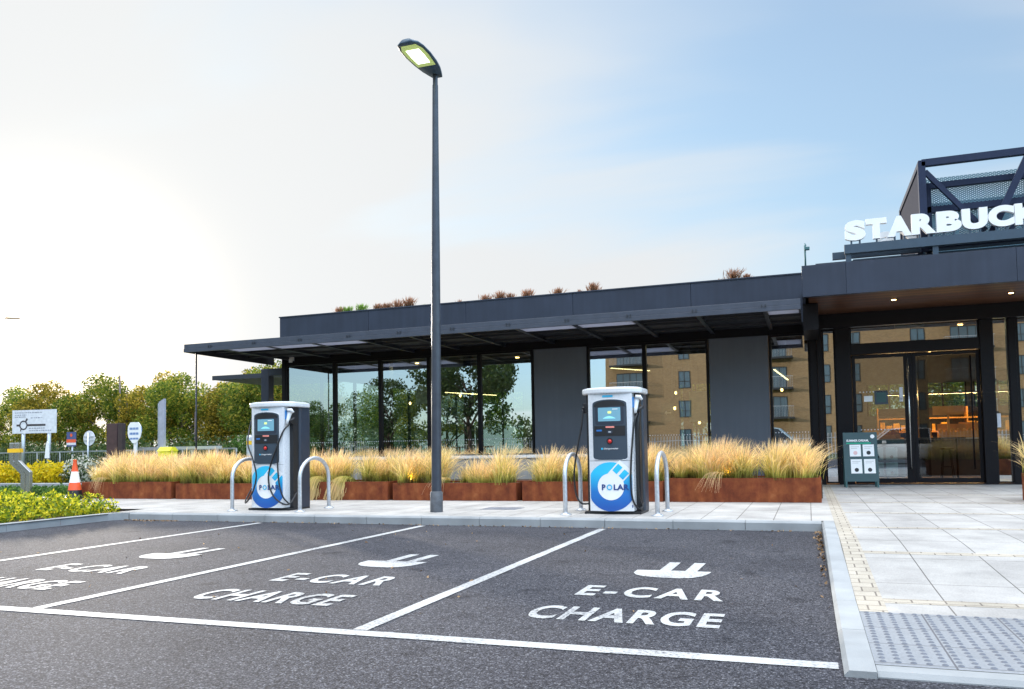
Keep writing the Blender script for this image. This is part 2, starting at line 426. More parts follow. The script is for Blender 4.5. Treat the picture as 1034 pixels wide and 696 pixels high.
def M_glass(name, tint=(0.62, 0.78, 0.74), refl=0.3, ripple=0.003):
    m, nt, b = newmat(name)
    nt.nodes.remove(b); out = nt.nodes['Material Output']
    tp = N(nt, 'ShaderNodeBsdfTransparent'); tp.inputs[0].default_value = c4(tint)
    gl = N(nt, 'ShaderNodeBsdfGlossy'); gl.inputs['Roughness'].default_value = 0.0; gl.inputs[0].default_value = (0.86, 0.93, 1.0, 1)
    lw = N(nt, 'ShaderNodeFresnel'); lw.inputs[0].default_value = 1.5
    ad = N(nt, 'ShaderNodeMath', operation='MULTIPLY_ADD'); ad.inputs[1].default_value = 1.0; ad.inputs[2].default_value = refl; ad.use_clamp = True
    nt.links.new(lw.outputs[0], ad.inputs[0])
    mx = N(nt, 'ShaderNodeMixShader'); nt.links.new(ad.outputs[0], mx.inputs[0])
    nt.links.new(tp.outputs[0], mx.inputs[1]); nt.links.new(gl.outputs[0], mx.inputs[2]); nt.links.new(mx.outputs[0], out.inputs['Surface'])
    tc = N(nt, 'ShaderNodeTexCoord'); n3 = N(nt, 'ShaderNodeTexNoise'); n3.inputs['Scale'].default_value = 0.9; n3.inputs['Detail'].default_value = 1
    nt.links.new(tc.outputs['Object'], n3.inputs['Vector'])
    bp = N(nt, 'ShaderNodeBump'); bp.inputs['Strength'].default_value = ripple; bp.inputs['Distance'].default_value = 0.3
    nt.links.new(n3.outputs['Fac'], bp.inputs['Height']); nt.links.new(bp.outputs[0], gl.inputs['Normal'])
    return m

def M_ground():
    m, nt, b = newmat('rough_turf')
    tc = N(nt, 'ShaderNodeTexCoord'); n1 = N(nt, 'ShaderNodeTexNoise'); n1.inputs['Scale'].default_value = 0.8; n1.inputs['Detail'].default_value = 10; n1.inputs['Roughness'].default_value = 0.7
    nt.links.new(tc.outputs['Object'], n1.inputs['Vector'])
    r = ramp(nt, [(0.3, (0.035, 0.05, 0.018)), (0.5, (0.07, 0.09, 0.03)), (0.7, (0.12, 0.12, 0.06))])
    nt.links.new(n1.outputs['Fac'], r.inputs[0]); nt.links.new(r.outputs[0], b.inputs['Base Color']); b.inputs['Roughness'].default_value = 0.95
    return m

def M_brickwall(name, c1, c2, mortar):
    m, nt, b = newmat(name)
    tc = N(nt, 'ShaderNodeTexCoord'); mp = N(nt, 'ShaderNodeMapping'); mp.inputs['Rotation'].default_value = (R(90), 0, 0)
    nt.links.new(tc.outputs['Object'], mp.inputs['Vector'])
    bt = N(nt, 'ShaderNodeTexBrick'); bt.inputs['Color1'].default_value = c4(c1); bt.inputs['Color2'].default_value = c4(c2); bt.inputs['Mortar'].default_value = c4(mortar)
    bt.inputs['Scale'].default_value = 1; bt.inputs['Brick Width'].default_value = 0.225; bt.inputs['Row Height'].default_value = 0.075; bt.inputs['Mortar Size'].default_value = 0.006
    nt.links.new(mp.outputs[0], bt.inputs['Vector']); nt.links.new(bt.outputs['Color'], b.inputs['Base Color']); b.inputs['Roughness'].default_value = 0.85
    return m

def M_wood(name, c1, c2, plank=0.12, along='X'):
    m, nt, b = newmat(name)
    tc = N(nt, 'ShaderNodeTexCoord'); mp = N(nt, 'ShaderNodeMapping')
    mp.inputs['Scale'].default_value = (1, 1 / plank, 1) if along == 'X' else (1 / plank, 1, 1)
    nt.links.new(tc.outputs['Object'], mp.inputs['Vector'])
    sp = N(nt, 'ShaderNodeSeparateXYZ'); nt.links.new(mp.outputs[0], sp.inputs[0])
    fl = N(nt, 'ShaderNodeMath', operation='FLOOR'); nt.links.new(sp.outputs['Y' if along == 'X' else 'X'], fl.inputs[0])
    wn = N(nt, 'ShaderNodeTexWhiteNoise', noise_dimensions='1D'); nt.links.new(fl.outputs[0], wn.inputs['W'])
    n1 = N(nt, 'ShaderNodeTexNoise'); n1.inputs['Scale'].default_value = 6; n1.inputs['Detail'].default_value = 7
    mp2 = N(nt, 'ShaderNodeMapping'); mp2.inputs['Scale'].default_value = (0.4, 9, 9) if along == 'X' else (9, 0.4, 9)
    nt.links.new(tc.outputs['Object'], mp2.inputs['Vector']); nt.links.new(mp2.outputs[0], n1.inputs['Vector'])
    av = N(nt, 'ShaderNodeMath', operation='MULTIPLY_ADD'); av.inputs[1].default_value = 0.5; nt.links.new(wn.outputs[0], av.inputs[0])
    hf = N(nt, 'ShaderNodeMath', operation='MULTIPLY'); hf.inputs[1].default_value = 0.5; nt.links.new(n1.outputs['Fac'], hf.inputs[0]); nt.links.new(hf.outputs[0], av.inputs[2])
    r = ramp(nt, [(0.15, c1), (0.85, c2)]); nt.links.new(av.outputs[0], r.inputs[0]); nt.links.new(r.outputs[0], b.inputs['Base Color'])
    b.inputs['Roughness'].default_value = 0.5
    return m

MT = {}
MT['asphalt'] = M_asphalt()
MT['paint'] = M_paint()
MT['kerb'] = M_plain('kerb_concrete', (0.28, 0.29, 0.295), 0.85, var=0.16, scale=2.5, bump=0.25, bscale=140)
MT['paving_front'] = M_paving('pale_slab_paving', (0.37, 0.35, 0.33), (0.42, 0.40, 0.375), (0.15, 0.135, 0.12), 0.6, 0.45, 0.5, 0.006, R(90))
MT['slab'] = M_paving('white_slab_paving', (0.335, 0.32, 0.305), (0.385, 0.37, 0.35), (0.12, 0.11, 0.10), 1.1, 0.53, 0.0, 0.005, R(90), shift=(0, 0.26, 0))
MT['sett'] = M_paving('buff_sett', (0.35, 0.31, 0.25), (0.42, 0.375, 0.31), (0.16, 0.135, 0.11), 0.2, 0.1, 0.5, 0.006, 0, stain=0.16)
MT['settr'] = M_paving('buff_sett_lengthwise', (0.35, 0.31, 0.25), (0.42, 0.375, 0.31), (0.16, 0.135, 0.11), 0.16, 0.16, 0.5, 0.006, 0, stain=0.16)
MT['tactile'] = M_paving('grey_tactile_concrete', (0.21, 0.22, 0.235), (0.23, 0.24, 0.255), (0.09, 0.09, 0.1), 0.4, 0.4, 0.0, 0.005, 0, stain=0.08, shift=(0.19, 0.1, 0))
MT['blister'] = M_plain('worn_blister', (0.105, 0.115, 0.14), 0.7, var=0.1)
MT['corten'] = M_corten()
MT['soil'] = M_plain('dark_soil', (0.07, 0.045, 0.03), 0.95, var=0.4, scale=12, bump=0.6)
MT['turf'] = M_ground()
MT['clad'] = M_plain('slate_cladding', (0.026, 0.033, 0.053), 0.42, var=0.14, scale=1.2, spec=0.35, streak=0.12)
MT['cladpanel'] = M_plain('slate_wall_panel', (0.105, 0.118, 0.145), 0.5, var=0.08, scale=0.8, bump=0.03, streak=0.05)
MT['canopy'] = M_plain('canopy_steel', (0.022, 0.026, 0.036), 0.45, var=0.1, scale=2)
MT['canopyunder'] = M_plain('canopy_soffit', (0.022, 0.023, 0.03), 0.6, var=0.1, scale=2)
MT['frame'] = M_plain('black_window_frame', (0.007, 0.006, 0.008), 0.45, var=0.1, spec=0.2)
def M_opal():
    m, nt, b = newmat('opal_canopy_panel'); out = nt.nodes['Material Output']
    b.inputs['Base Color'].default_value = (.3, .3, .36, 1); tr = N(nt, 'ShaderNodeBsdfTranslucent'); tr.inputs['Color'].default_value = (.55, .56, .62, 1)
    mx = N(nt, 'ShaderNodeMixShader'); mx.inputs[0].default_value = .5
    nt.links.new(b.outputs[0], mx.inputs[1]); nt.links.new(tr.outputs[0], mx.inputs[2]); nt.links.new(mx.outputs[0], out.inputs['Surface']); return m
MT['diffpanel'] = M_opal()
MT['glass'] = M_glass('shopfront_glass', (0.50, 0.68, 0.64), 0.48)
MT['glass2'] = M_glass('door_glass', (0.55, 0.62, 0.58), 0.26)
MT['glassback'] = M_glass('rear_glass', (0.8, 0.92, 0.88), 0.05)
MT['galv'] = M_plain('galvanised_steel', (0.55, 0.57, 0.6), 0.42, metal=0.65, var=0.14, scale=25)
MT['stainless'] = M_plain('brushed_stainless', (0.55, 0.54, 0.53), 0.22, metal=0.9, var=0.1, scale=20)
MT['polepaint'] = M_plain('dark_blue_grey_pole', (0.035, 0.042, 0.058), 0.35, var=0.2, scale=8, spec=0.6)
MT['whiteplastic'] = M_plain('white_charger_shell', (0.66, 0.67, 0.69), 0.28, var=0.02, coat=0.4, streak=0.015)
MT['navy'] = M_plain('navy_housing', (0.024, 0.032, 0.05), 0.4, var=0.08)
MT['black'] = M_plain('black_plastic', (0.012, 0.012, 0.014), 0.45, var=0.1)
MT['rubber'] = M_plain('black_cable_rubber', (0.014, 0.014, 0.016), 0.38, var=0.1)
MT['slate'] = M_plain('slate_blue_fascia', (0.04, 0.058, 0.08), 0.35, var=0.04)
MT['blueplug'] = M_plain('blue_plastic', (0.03, 0.2, 0.5), 0.35)
MT['white'] = M_plain('white_paint', (0.78, 0.78, 0.78), 0.45, var=0.03)
MT['red'] = M_plain('red_button', (0.6, 0.02, 0.015), 0.3)
MT['cyan'] = M_plain('cyan_print', (0.03, 0.45, 0.72), 0.4)
MT['navyprint'] = M_plain('navy_print', (0.02, 0.05, 0.2), 0.4)
MT['orange'] = M_plain('orange_cone', (0.75, 0.1, 0.03), 0.5, var=0.15)
MT['yellow'] = M_plain('yellow_band', (0.85, 0.48, 0.02), 0.45)
MT['brightyellow'] = M_plain('bright_yellow', (0.85, 0.75, 0.02), 0.45)
MT['stone'] = M_paving('pale_block_wall', (0.66, 0.64, 0.61), (0.74, 0.72, 0.69), (0.3, 0.29, 0.27), 0.44, 0.1, 0.5, 0.005, 0)
MT['darkgreen'] = M_plain('dark_green_board', (0.025, 0.085, 0.085), 0.45, var=0.04)
MT['greenprint'] = M_plain('green_print', (0.0, 0.3, 0.18), 0.5)
MT['soffitwood'] = M_wood('soffit_boards', (0.035, 0.013, 0.007), (0.15, 0.055, 0.02), 0.14, 'X')
MT['floorwood'] = M_wood('floor_boards', (0.3, 0.13, 0.04), (0.5, 0.26, 0.09), 0.16, 'Y')
MT['signgrey'] = M_plain('sign_grey_white', (0.62, 0.62, 0.66), 0.5)
MT['signblue'] = M_plain('sign_blue', (0.02, 0.14, 0.42), 0.4)
MT['trunk'] = M_plain('bark', (0.08, 0.055, 0.035), 0.9, var=0.3, scale=10, bump=0.5)
MT['leaf'] = M_leaf('tree_leaf', [(0.0, (0.05, 0.10, 0.015)), (0.5, (0.15, 0.21, 0.026)), (0.85, (0.34, 0.34, 0.045)), (1.0, (0.6, 0.46, 0.07))], 0.66)
MT['leafreflect'] = M_leaf('deep_green_leaf', [(0.0, (0.02, 0.04, 0.012)), (0.6, (0.05, 0.085, 0.02)), (1.0, (0.1, 0.14, 0.03))], 0.35)
MT['leafdark'] = M_leaf('dark_hedge_leaf', [(0.0, (0.02, 0.04, 0.01)), (0.6, (0.05, 0.085, 0.022)), (1.0, (0.1, 0.13, 0.04))], 0.35)
MT['leafyellow'] = M_leaf('yellow_green_leaf', [(0.0, (0.035, 0.07, 0.01)), (0.4, (0.17, 0.23, 0.015)), (0.75, (0.50, 0.48, 0.02)), (1.0, (0.8, 0.64, 0.04))], 0.4)
MT['leafgold'] = M_leaf('golden_leaf', [(0.0, (0.2, 0.22, 0.01)), (0.35, (0.6, 0.46, 0.012)), (1.0, (0.9, 0.68, 0.02))], 0.45)
MT['leafgreen'] = M_leaf('fresh_green_leaf', [(0.0, (0.03, 0.08, 0.015)), (0.6, (0.08, 0.17, 0.03)), (1.0, (0.16, 0.26, 0.05))], 0.4)
MT['leafwhite'] = M_leaf('white_flecked_leaf', [(0.0, (0.03, 0.06, 0.02)), (0.55, (0.07, 0.11, 0.04)), (0.6, (0.5, 0.5, 0.42)), (1.0, (0.7, 0.68, 0.6))], 0.35)
MT['feather'] = M_grass('feather_grass', [(0.0, (0.16, 0.12, 0.04)), (0.2, (0.44, 0.44, 0.09)), (0.45, (0.74, 0.62, 0.19)), (0.72, (0.88, 0.68, 0.31)), (1.0, (0.88, 0.63, 0.37))], 0.45)
MT['drygrass'] = M_grass('dry_roof_grass', [(0.0, (0.06, 0.05, 0.02)), (0.5, (0.2, 0.1, 0.05)), (1.0, (0.36, 0.18, 0.11))], 0.45)
MT['litter'] = M_leaf('dry_litter', [(0.0, (0.1, 0.05, 0.02)), (1.0, (0.4, 0.26, 0.14))], 0.1)
MT['brickflat'] = M_brickwall('buff_brick', (0.28, 0.17, 0.075), (0.38, 0.24, 0.11), (0.32, 0.27, 0.2))
MT['paneflat'] = M_plain('flat_window_pane', (0.1, 0.16, 0.2), 0.08, var=0.2, scale=0.4, spec=0.9)
MT['winwhite'] = M_plain('dark_window_surround', (0.03, 0.035, 0.04), 0.5)
MT['carsilver'] = M_plain('silver_blue_car_paint', (0.42, 0.58, 0.68), 0.25, metal=0.1, coat=0.8, var=0.02)
MT['carwhite'] = M_plain('white_car_paint', (0.7, 0.7, 0.7), 0.25, coat=0.8, var=0.02)
MT['carglass'] = M_plain('car_glass', (0.02, 0.025, 0.03), 0.05, spec=0.9)
MT['tyre'] = M_plain('tyre', (0.02, 0.02, 0.02), 0.8)
MT['ceil'] = M_plain('dark_ceiling', (0.05, 0.05, 0.05), 0.8)
MT['inwall'] = M_plain('interior_wall', (0.2, 0.19, 0.17), 0.7)
MT['inwood'] = M_plain('orange_wood', (0.55, 0.25, 0.06), 0.5, var=0.2, scale=3)
MT['warm'] = M_emit('warm_bulb', (1.0, 0.55, 0.18), 6)
MT['warmbar'] = M_emit('warm_light_bar', (1.0, 0.66, 0.3), 3)
MT['uplight'] = M_emit('uplight_lens', (1.0, 0.55, 0.12), 7)
MT['ledpanel'] = M_emit('led_lens', (0.92, 1.0, 0.88), 1.6)
MT['ledrim'] = M_emit('led_reflector', (0.55, 0.7, 0.25), 0.16, (0.35, 0.42, 0.12))
MT['screen'] = M_emit('charger_screen', (0.12, 0.32, 0.45), 0.22, (0.1, 0.2, 0.25))
MT['screenlit'] = M_emit('screen_graphic', (0.2, 0.7, 0.85), 0.3, (0.2, 0.4, 0.45))
MT['screengreen'] = M_emit('screen_mark', (0.7, 0.9, 0.3), 0.35, (0.3, 0.4, 0.1))

# blue roundel on the chargers: printed fade from cyan (top) to royal blue (bottom)
def M_roundel():
    m, nt, b = newmat('blue_roundel_print')
    tc = N(nt, 'ShaderNodeTexCoord'); sp = N(nt, 'ShaderNodeSeparateXYZ'); nt.links.new(tc.outputs['Object'], sp.inputs[0])
    mr = N(nt, 'ShaderNodeMapRange'); mr.inputs[1].default_value = 0.1; mr.inputs[2].default_value = 0.62
    nt.links.new(sp.outputs['Z'], mr.inputs[0])
    r = ramp(nt, [(0.0, (0.015, 0.09, 0.36)), (0.45, (0.02, 0.17, 0.5)), (1.0, (0.03, 0.5, 0.78))]); nt.links.new(mr.outputs[0], r.inputs[0])
    nt.links.new(r.outputs[0], b.inputs['Base Color']); b.inputs['Roughness'].default_value = 0.3; b.inputs['Coat Weight'].default_value = 0.4
    return m
MT['roundel'] = M_roundel()

# expanded-metal mesh: real holes cut by a woven pattern in object space
def M_mesh(name, col, scale=14, thick=0.36):
    m, nt, b = newmat(name)
    out = nt.nodes['Material Output']
    tc = N(nt, 'ShaderNodeTexCoord'); mp = N(nt, 'ShaderNodeMapping'); mp.inputs['Rotation'].default_value = (0, R(45), 0)
    mp0 = N(nt, 'ShaderNodeMapping'); mp0.inputs['Scale'].default_value = (1, 1, 1.7)
    nt.links.new(tc.outputs['Object'], mp0.inputs['Vector']); nt.links.new(mp0.outputs[0], mp.inputs['Vector'])
    sp = N(nt, 'ShaderNodeSeparateXYZ'); nt.links.new(mp.outputs[0], sp.inputs[0])
    mins = []
    for ax in ('X', 'Z'):
        mu = N(nt, 'ShaderNodeMath', operation='MULTIPLY'); mu.inputs[1].default_value = scale; nt.links.new(sp.outputs[ax], mu.inputs[0])
        fr = N(nt, 'ShaderNodeMath', operation='FRACT'); nt.links.new(mu.outputs[0], fr.inputs[0])
        lt = N(nt, 'ShaderNodeMath', operation='LESS_THAN'); lt.inputs[1].default_value = thick; nt.links.new(fr.outputs[0], lt.inputs[0]); mins.append(lt)
    mx = N(nt, 'ShaderNodeMath', operation='MAXIMUM'); nt.links.new(mins[0].outputs[0], mx.inputs[0]); nt.links.new(mins[1].outputs[0], mx.inputs[1])
    tp = N(nt, 'ShaderNodeBsdfTransparent'); ms = N(nt, 'ShaderNodeMixShader')
    b.inputs['Base Color'].default_value = c4(col); b.inputs['Roughness'].default_value = 0.5
    nt.links.new(mx.outputs[0], ms.inputs[0]); nt.links.new(tp.outputs[0], ms.inputs[1]); nt.links.new(b.outputs[0], ms.inputs[2]); nt.links.new(ms.outputs[0], out.inputs['Surface'])
    return m
MT['mesh'] = M_mesh('expanded_metal', (0.09, 0.19, 0.24), 20, .52)

# ------------------------------------------------------------------ camera, sky, sun
f_px, W0 = 822.54, 1034.0
yaw, pit, rol = R(19.9467), R(2.7644), R(-1.01054)
cy, sy = math.cos(yaw), math.sin(yaw)
fw = Vector((-sy * math.cos(pit), cy * math.cos(pit), math.sin(pit)))
r0 = Vector((cy, sy, 0)); u0 = r0.cross(fw)
rr = r0 * math.cos(rol) + u0 * math.sin(rol); uu = -r0 * math.sin(rol) + u0 * math.cos(rol)
cam = bpy.data.cameras.new('camera'); camo = link(bpy.data.objects.new('camera', cam))
camo.matrix_world = Matrix(((rr.x, uu.x, -fw.x, 0), (rr.y, uu.y, -fw.y, 0), (rr.z, uu.z, -fw.z, 1.08), (0, 0, 0, 1)))
cam.sensor_width = 36; cam.lens = f_px / W0 * 36; cam.shift_y = 65.177 / W0
cam.clip_start = 0.05; cam.clip_end = 3000
scene.camera = camo

SUN_AZ, SUN_EL = R(49.0), R(8.0)          # azimuth measured from +Y towards -X
world = bpy.data.worlds.new('World'); scene.world = world; world.use_nodes = True
nt = world.node_tree; bg = nt.nodes['Background']
sky = N(nt, 'ShaderNodeTexSky'); sky.sky_type = 'NISHITA'; sky.sun_disc = False
sky.sun_elevation = SUN_EL; sky.sun_rotation = -SUN_AZ
sky.air_density = 1.0; sky.dust_density = 1.2; sky.ozone_density = 2.5; sky.altitude = 20
tc = N(nt, 'ShaderNodeTexCoord')
sp = N(nt, 'ShaderNodeSeparateXYZ'); nt.links.new(tc.outputs['Generated'], sp.inputs[0])
za = N(nt, 'ShaderNodeMath', operation='ADD'); za.inputs[1].default_value = 0.22; nt.links.new(sp.outputs['Z'], za.inputs[0])
zm = N(nt, 'ShaderNodeMath', operation='MAXIMUM'); zm.inputs[1].default_value = 0.05; nt.links.new(za.outputs[0], zm.inputs[0])
dx = N(nt, 'ShaderNodeMath', operation='DIVIDE'); nt.links.new(sp.outputs['X'], dx.inputs[0]); nt.links.new(zm.outputs[0], dx.inputs[1])
dy = N(nt, 'ShaderNodeMath', operation='DIVIDE'); nt.links.new(sp.outputs['Y'], dy.inputs[0]); nt.links.new(zm.outputs[0], dy.inputs[1])
cb = N(nt, 'ShaderNodeCombineXYZ'); nt.links.new(dx.outputs[0], cb.inputs[0]); nt.links.new(dy.outputs[0], cb.inputs[1])
mp = N(nt, 'ShaderNodeMapping'); mp.inputs['Rotation'].default_value = (0, 0, R(CLOUD_ROT)); mp.inputs['Scale'].default_value = (0.55, 1.5, 1); mp.inputs['Location'].default_value = CLOUD_LOC
nt.links.new(cb.outputs[0], mp.inputs['Vector'])
cn = N(nt, 'ShaderNodeTexNoise'); cn.inputs['Scale'].default_value = 0.9; cn.inputs['Detail'].default_value = 5; cn.inputs['Roughness'].default_value = 0.46; cn.inputs['Distortion'].default_value = 0.5
nt.links.new(mp.outputs[0], cn.inputs['Vector'])
# thin cloud thickens towards the sun and the horizon
sd = Vector((-math.sin(SUN_AZ) * math.cos(SUN_EL), math.cos(SUN_AZ) * math.cos(SUN_EL), math.sin(SUN_EL)))
dt = N(nt, 'ShaderNodeVectorMath', operation='DOT_PRODUCT'); dt.inputs[1].default_value = sd; nt.links.new(tc.outputs['Generated'], dt.inputs[0])
near = N(nt, 'ShaderNodeMapRange'); near.inputs[1].default_value = 0.62; near.inputs[2].default_value = 0.96; near.inputs[3].default_value = 0.0; near.inputs[4].default_value = 0.55
nt.links.new(dt.outputs['Value'], near.inputs[0])
hz = N(nt, 'ShaderNodeMapRange'); hz.inputs[1].default_value = 0.0; hz.inputs[2].default_value = 0.5; hz.inputs[3].default_value = 0.42; hz.inputs[4].default_value = 0.0
nt.links.new(sp.outputs['Z'], hz.inputs[0])
cnm = N(nt, 'ShaderNodeMath', operation='MULTIPLY_ADD'); cnm.inputs[1].default_value = 1.9; cnm.inputs[2].default_value = -0.43; nt.links.new(cn.outputs['Fac'], cnm.inputs[0])
a1 = N(nt, 'ShaderNodeMath', operation='ADD'); nt.links.new(cnm.outputs[0], a1.inputs[0]); nt.links.new(near.outputs[0], a1.inputs[1])
a2 = N(nt, 'ShaderNodeMath', operation='ADD'); nt.links.new(a1.outputs[0], a2.inputs[0]); nt.links.new(hz.outputs[0], a2.inputs[1])
up = N(nt, 'ShaderNodeMapRange'); up.inputs[1].default_value = 0.52; up.inputs[2].default_value = 0.72; up.inputs[3].default_value = 0.0; up.inputs[4].default_value = 0.45; nt.links.new(sp.outputs['Z'], up.inputs[0])
bk = N(nt, 'ShaderNodeMapRange'); bk.inputs[1].default_value = 0.3; bk.inputs[2].default_value = -0.1; bk.inputs[3].default_value = 0.0; bk.inputs[4].default_value = -0.45; nt.links.new(dt.outputs['Value'], bk.inputs[0])
a3 = N(nt, 'ShaderNodeMath', operation='ADD'); nt.links.new(a2.outputs[0], a3.inputs[0]); nt.links.new(up.outputs[0], a3.inputs[1])
bz = N(nt, 'ShaderNodeMapRange'); bz.inputs[1].default_value = 0.25; bz.inputs[2].default_value = 0.45; bz.inputs[3].default_value = 1.0; bz.inputs[4].default_value = 0.0; nt.links.new(sp.outputs['Z'], bz.inputs[0])
bkz = N(nt, 'ShaderNodeMath', operation='MULTIPLY'); nt.links.new(bk.outputs[0], bkz.inputs[0]); nt.links.new(bz.outputs[0], bkz.inputs[1])
a4 = N(nt, 'ShaderNodeMath', operation='ADD'); nt.links.new(a3.outputs[0], a4.inputs[0]); nt.links.new(bkz.outputs[0], a4.inputs[1]); a2 = a4
cm = N(nt, 'ShaderNodeMapRange', interpolation_type='SMOOTHSTEP'); cm.inputs[1].default_value = 0.55; cm.inputs[2].default_value = 1.08; nt.links.new(a2.outputs[0], cm.inputs[0])
# cloud brightness: brighter towards the sun (forward scattering)
fs = N(nt, 'ShaderNodeMapRange', interpolation_type='SMOOTHSTEP'); fs.inputs[1].default_value = -0.2; fs.inputs[2].default_value = 1.0
fs.inputs[3].default_value = CLOUD_LO; fs.inputs[4].default_value = CLOUD_HI; nt.links.new(dt.outputs['Value'], fs.inputs[0])
cc = N(nt, 'ShaderNodeVectorMath', operation='SCALE'); cc.inputs[0].default_value = (0.85, 0.945, 1.05); nt.links.new(fs.outputs[0], cc.inputs['Scale'])
sk = N(nt, 'ShaderNodeVectorMath', operation='MULTIPLY'); sk.inputs[1].default_value = SKY_TINT; 
rk = N(nt, 'ShaderNodeVectorMath', operation='MULTIPLY_ADD'); rk.inputs[1].default_value = (SKY_K,) * 3; rk.inputs[2].default_value = (1, 1, 1); nt.links.new(sky.outputs[0], rk.inputs[0])
rd = N(nt, 'ShaderNodeVectorMath', operation='DIVIDE'); nt.links.new(sky.outputs[0], rd.inputs[0]); nt.links.new(rk.outputs[0], rd.inputs[1])
nt.links.new(rd.outputs[0], sk.inputs[0])
mx = N(nt, 'ShaderNodeMix', data_type='RGBA'); nt.links.new(cm.outputs[0], mx.inputs[0]); nt.links.new(sk.outputs[0], mx.inputs[6]); nt.links.new(cc.outputs[0], mx.inputs[7])
# out-of-frame sky overhead and away from the sun brightened to light the fronts
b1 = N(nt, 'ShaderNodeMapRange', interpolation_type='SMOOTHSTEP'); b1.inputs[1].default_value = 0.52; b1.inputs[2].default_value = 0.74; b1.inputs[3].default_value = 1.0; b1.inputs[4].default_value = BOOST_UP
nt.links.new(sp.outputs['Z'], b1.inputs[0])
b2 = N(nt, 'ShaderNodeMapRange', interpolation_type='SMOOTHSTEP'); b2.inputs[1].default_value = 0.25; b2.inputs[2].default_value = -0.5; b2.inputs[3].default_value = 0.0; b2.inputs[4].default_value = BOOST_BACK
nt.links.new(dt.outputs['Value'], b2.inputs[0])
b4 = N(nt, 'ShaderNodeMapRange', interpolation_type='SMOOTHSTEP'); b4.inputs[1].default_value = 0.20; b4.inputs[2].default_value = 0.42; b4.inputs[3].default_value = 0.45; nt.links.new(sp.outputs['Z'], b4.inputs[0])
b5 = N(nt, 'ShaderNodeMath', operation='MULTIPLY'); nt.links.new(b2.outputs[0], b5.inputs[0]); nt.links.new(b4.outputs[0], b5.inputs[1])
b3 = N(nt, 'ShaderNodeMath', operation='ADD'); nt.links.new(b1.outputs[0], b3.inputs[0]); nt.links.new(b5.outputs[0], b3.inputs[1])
fin = N(nt, 'ShaderNodeVectorMath', operation='SCALE'); gm = N(nt, 'ShaderNodeMath', operation='MAXIMUM'); gm.inputs[1].default_value = 0.0; nt.links.new(dt.outputs['Value'], gm.inputs[0])
gp = N(nt, 'ShaderNodeMath', operation='POWER'); gp.inputs[1].default_value = 220; nt.links.new(gm.outputs[0], gp.inputs[0])
gw = N(nt, 'ShaderNodeMath', operation='POWER'); gw.inputs[1].default_value = 11; nt.links.new(gm.outputs[0], gw.inputs[0])
gw2 = N(nt, 'ShaderNodeMath', operation='MULTIPLY'); gw2.inputs[1].default_value = GLOW_WIDE; nt.links.new(gw.outputs[0], gw2.inputs[0])
gl_ = N(nt, 'ShaderNodeMath', operation='MULTIPLY_ADD'); gl_.inputs[1].default_value = GLOW; nt.links.new(gp.outputs[0], gl_.inputs[0])
gwv = N(nt, 'ShaderNodeVectorMath', operation='SCALE'); gwv.inputs[0].default_value = (1.0, 0.90, 0.72); nt.links.new(gw2.outputs[0], gwv.inputs['Scale'])
gv = N(nt, 'ShaderNodeVectorMath', operation='SCALE'); gv.inputs[0].default_value = (1.0, 0.76, 0.46); nt.links.new(gl_.outputs[0], gv.inputs['Scale'])
ga0 = N(nt, 'ShaderNodeVectorMath', operation='ADD'); nt.links.new(mx.outputs[2], ga0.inputs[0]); nt.links.new(gwv.outputs[0], ga0.inputs[1])
ga = N(nt, 'ShaderNodeVectorMath', operation='ADD'); nt.links.new(ga0.outputs[0], ga.inputs[0]); nt.links.new(gv.outputs[0], ga.inputs[1])
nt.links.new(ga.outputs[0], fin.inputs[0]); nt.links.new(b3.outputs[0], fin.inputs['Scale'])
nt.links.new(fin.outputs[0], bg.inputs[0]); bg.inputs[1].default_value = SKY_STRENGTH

sun = bpy.data.lights.new('sun', 'SUN'); sun.energy = SUN_STRENGTH; sun.angle = R(2.5); sun.color = (1.0, 0.89, 0.75)
so = link(bpy.data.objects.new('sun', sun)); so.rotation_euler = (-sd).to_track_quat('-Z', 'Y').to_euler()
scene.view_settings.view_transform = 'Standard'; scene.view_settings.look = 'None'; scene.view_settings.gamma = 1.0
scene.view_settings.exposure = EXPOSURE
scene.cycles.max_bounces = 8; scene.cycles.transparent_max_bounces = 24; scene.cycles.glossy_bounces = 4
scene.cycles.use_denoising = True
scene.cycles.sample_clamp_indirect = 6

# ------------------------------------------------------------------ ground, roads, paving
def structure(o): o['kind'] = 'structure'; return o
def sheet(name, pts, z, mat):
    return structure(MB()._add([(x, y, z) for x, y in pts], [tuple(range(len(pts)))]).build(name, mat))
def rect(x0, x1, y0, y1): return [(x0, y0), (x1, y0), (x1, y1), (x0, y1)]

sheet('ground', rect(-900, 900, -700, 1200), -0.02, MT['turf'])
sheet('car_park_asphalt', [(-10.95, -70), (60, -70), (60, 4.14), (0.12, 4.14), (0.12, 10.67), (-10.95, 10.67)], 0.0, MT['asphalt'])
sheet('access_road', rect(-70, -10.95, -70, 6.2), -0.004, MT['asphalt'])
sheet('side_road', [(-60, 17.6), (-17.5, 17.6), (-17.5, 21.5), (-60, 21.5)], 0.0, MT['asphalt'])

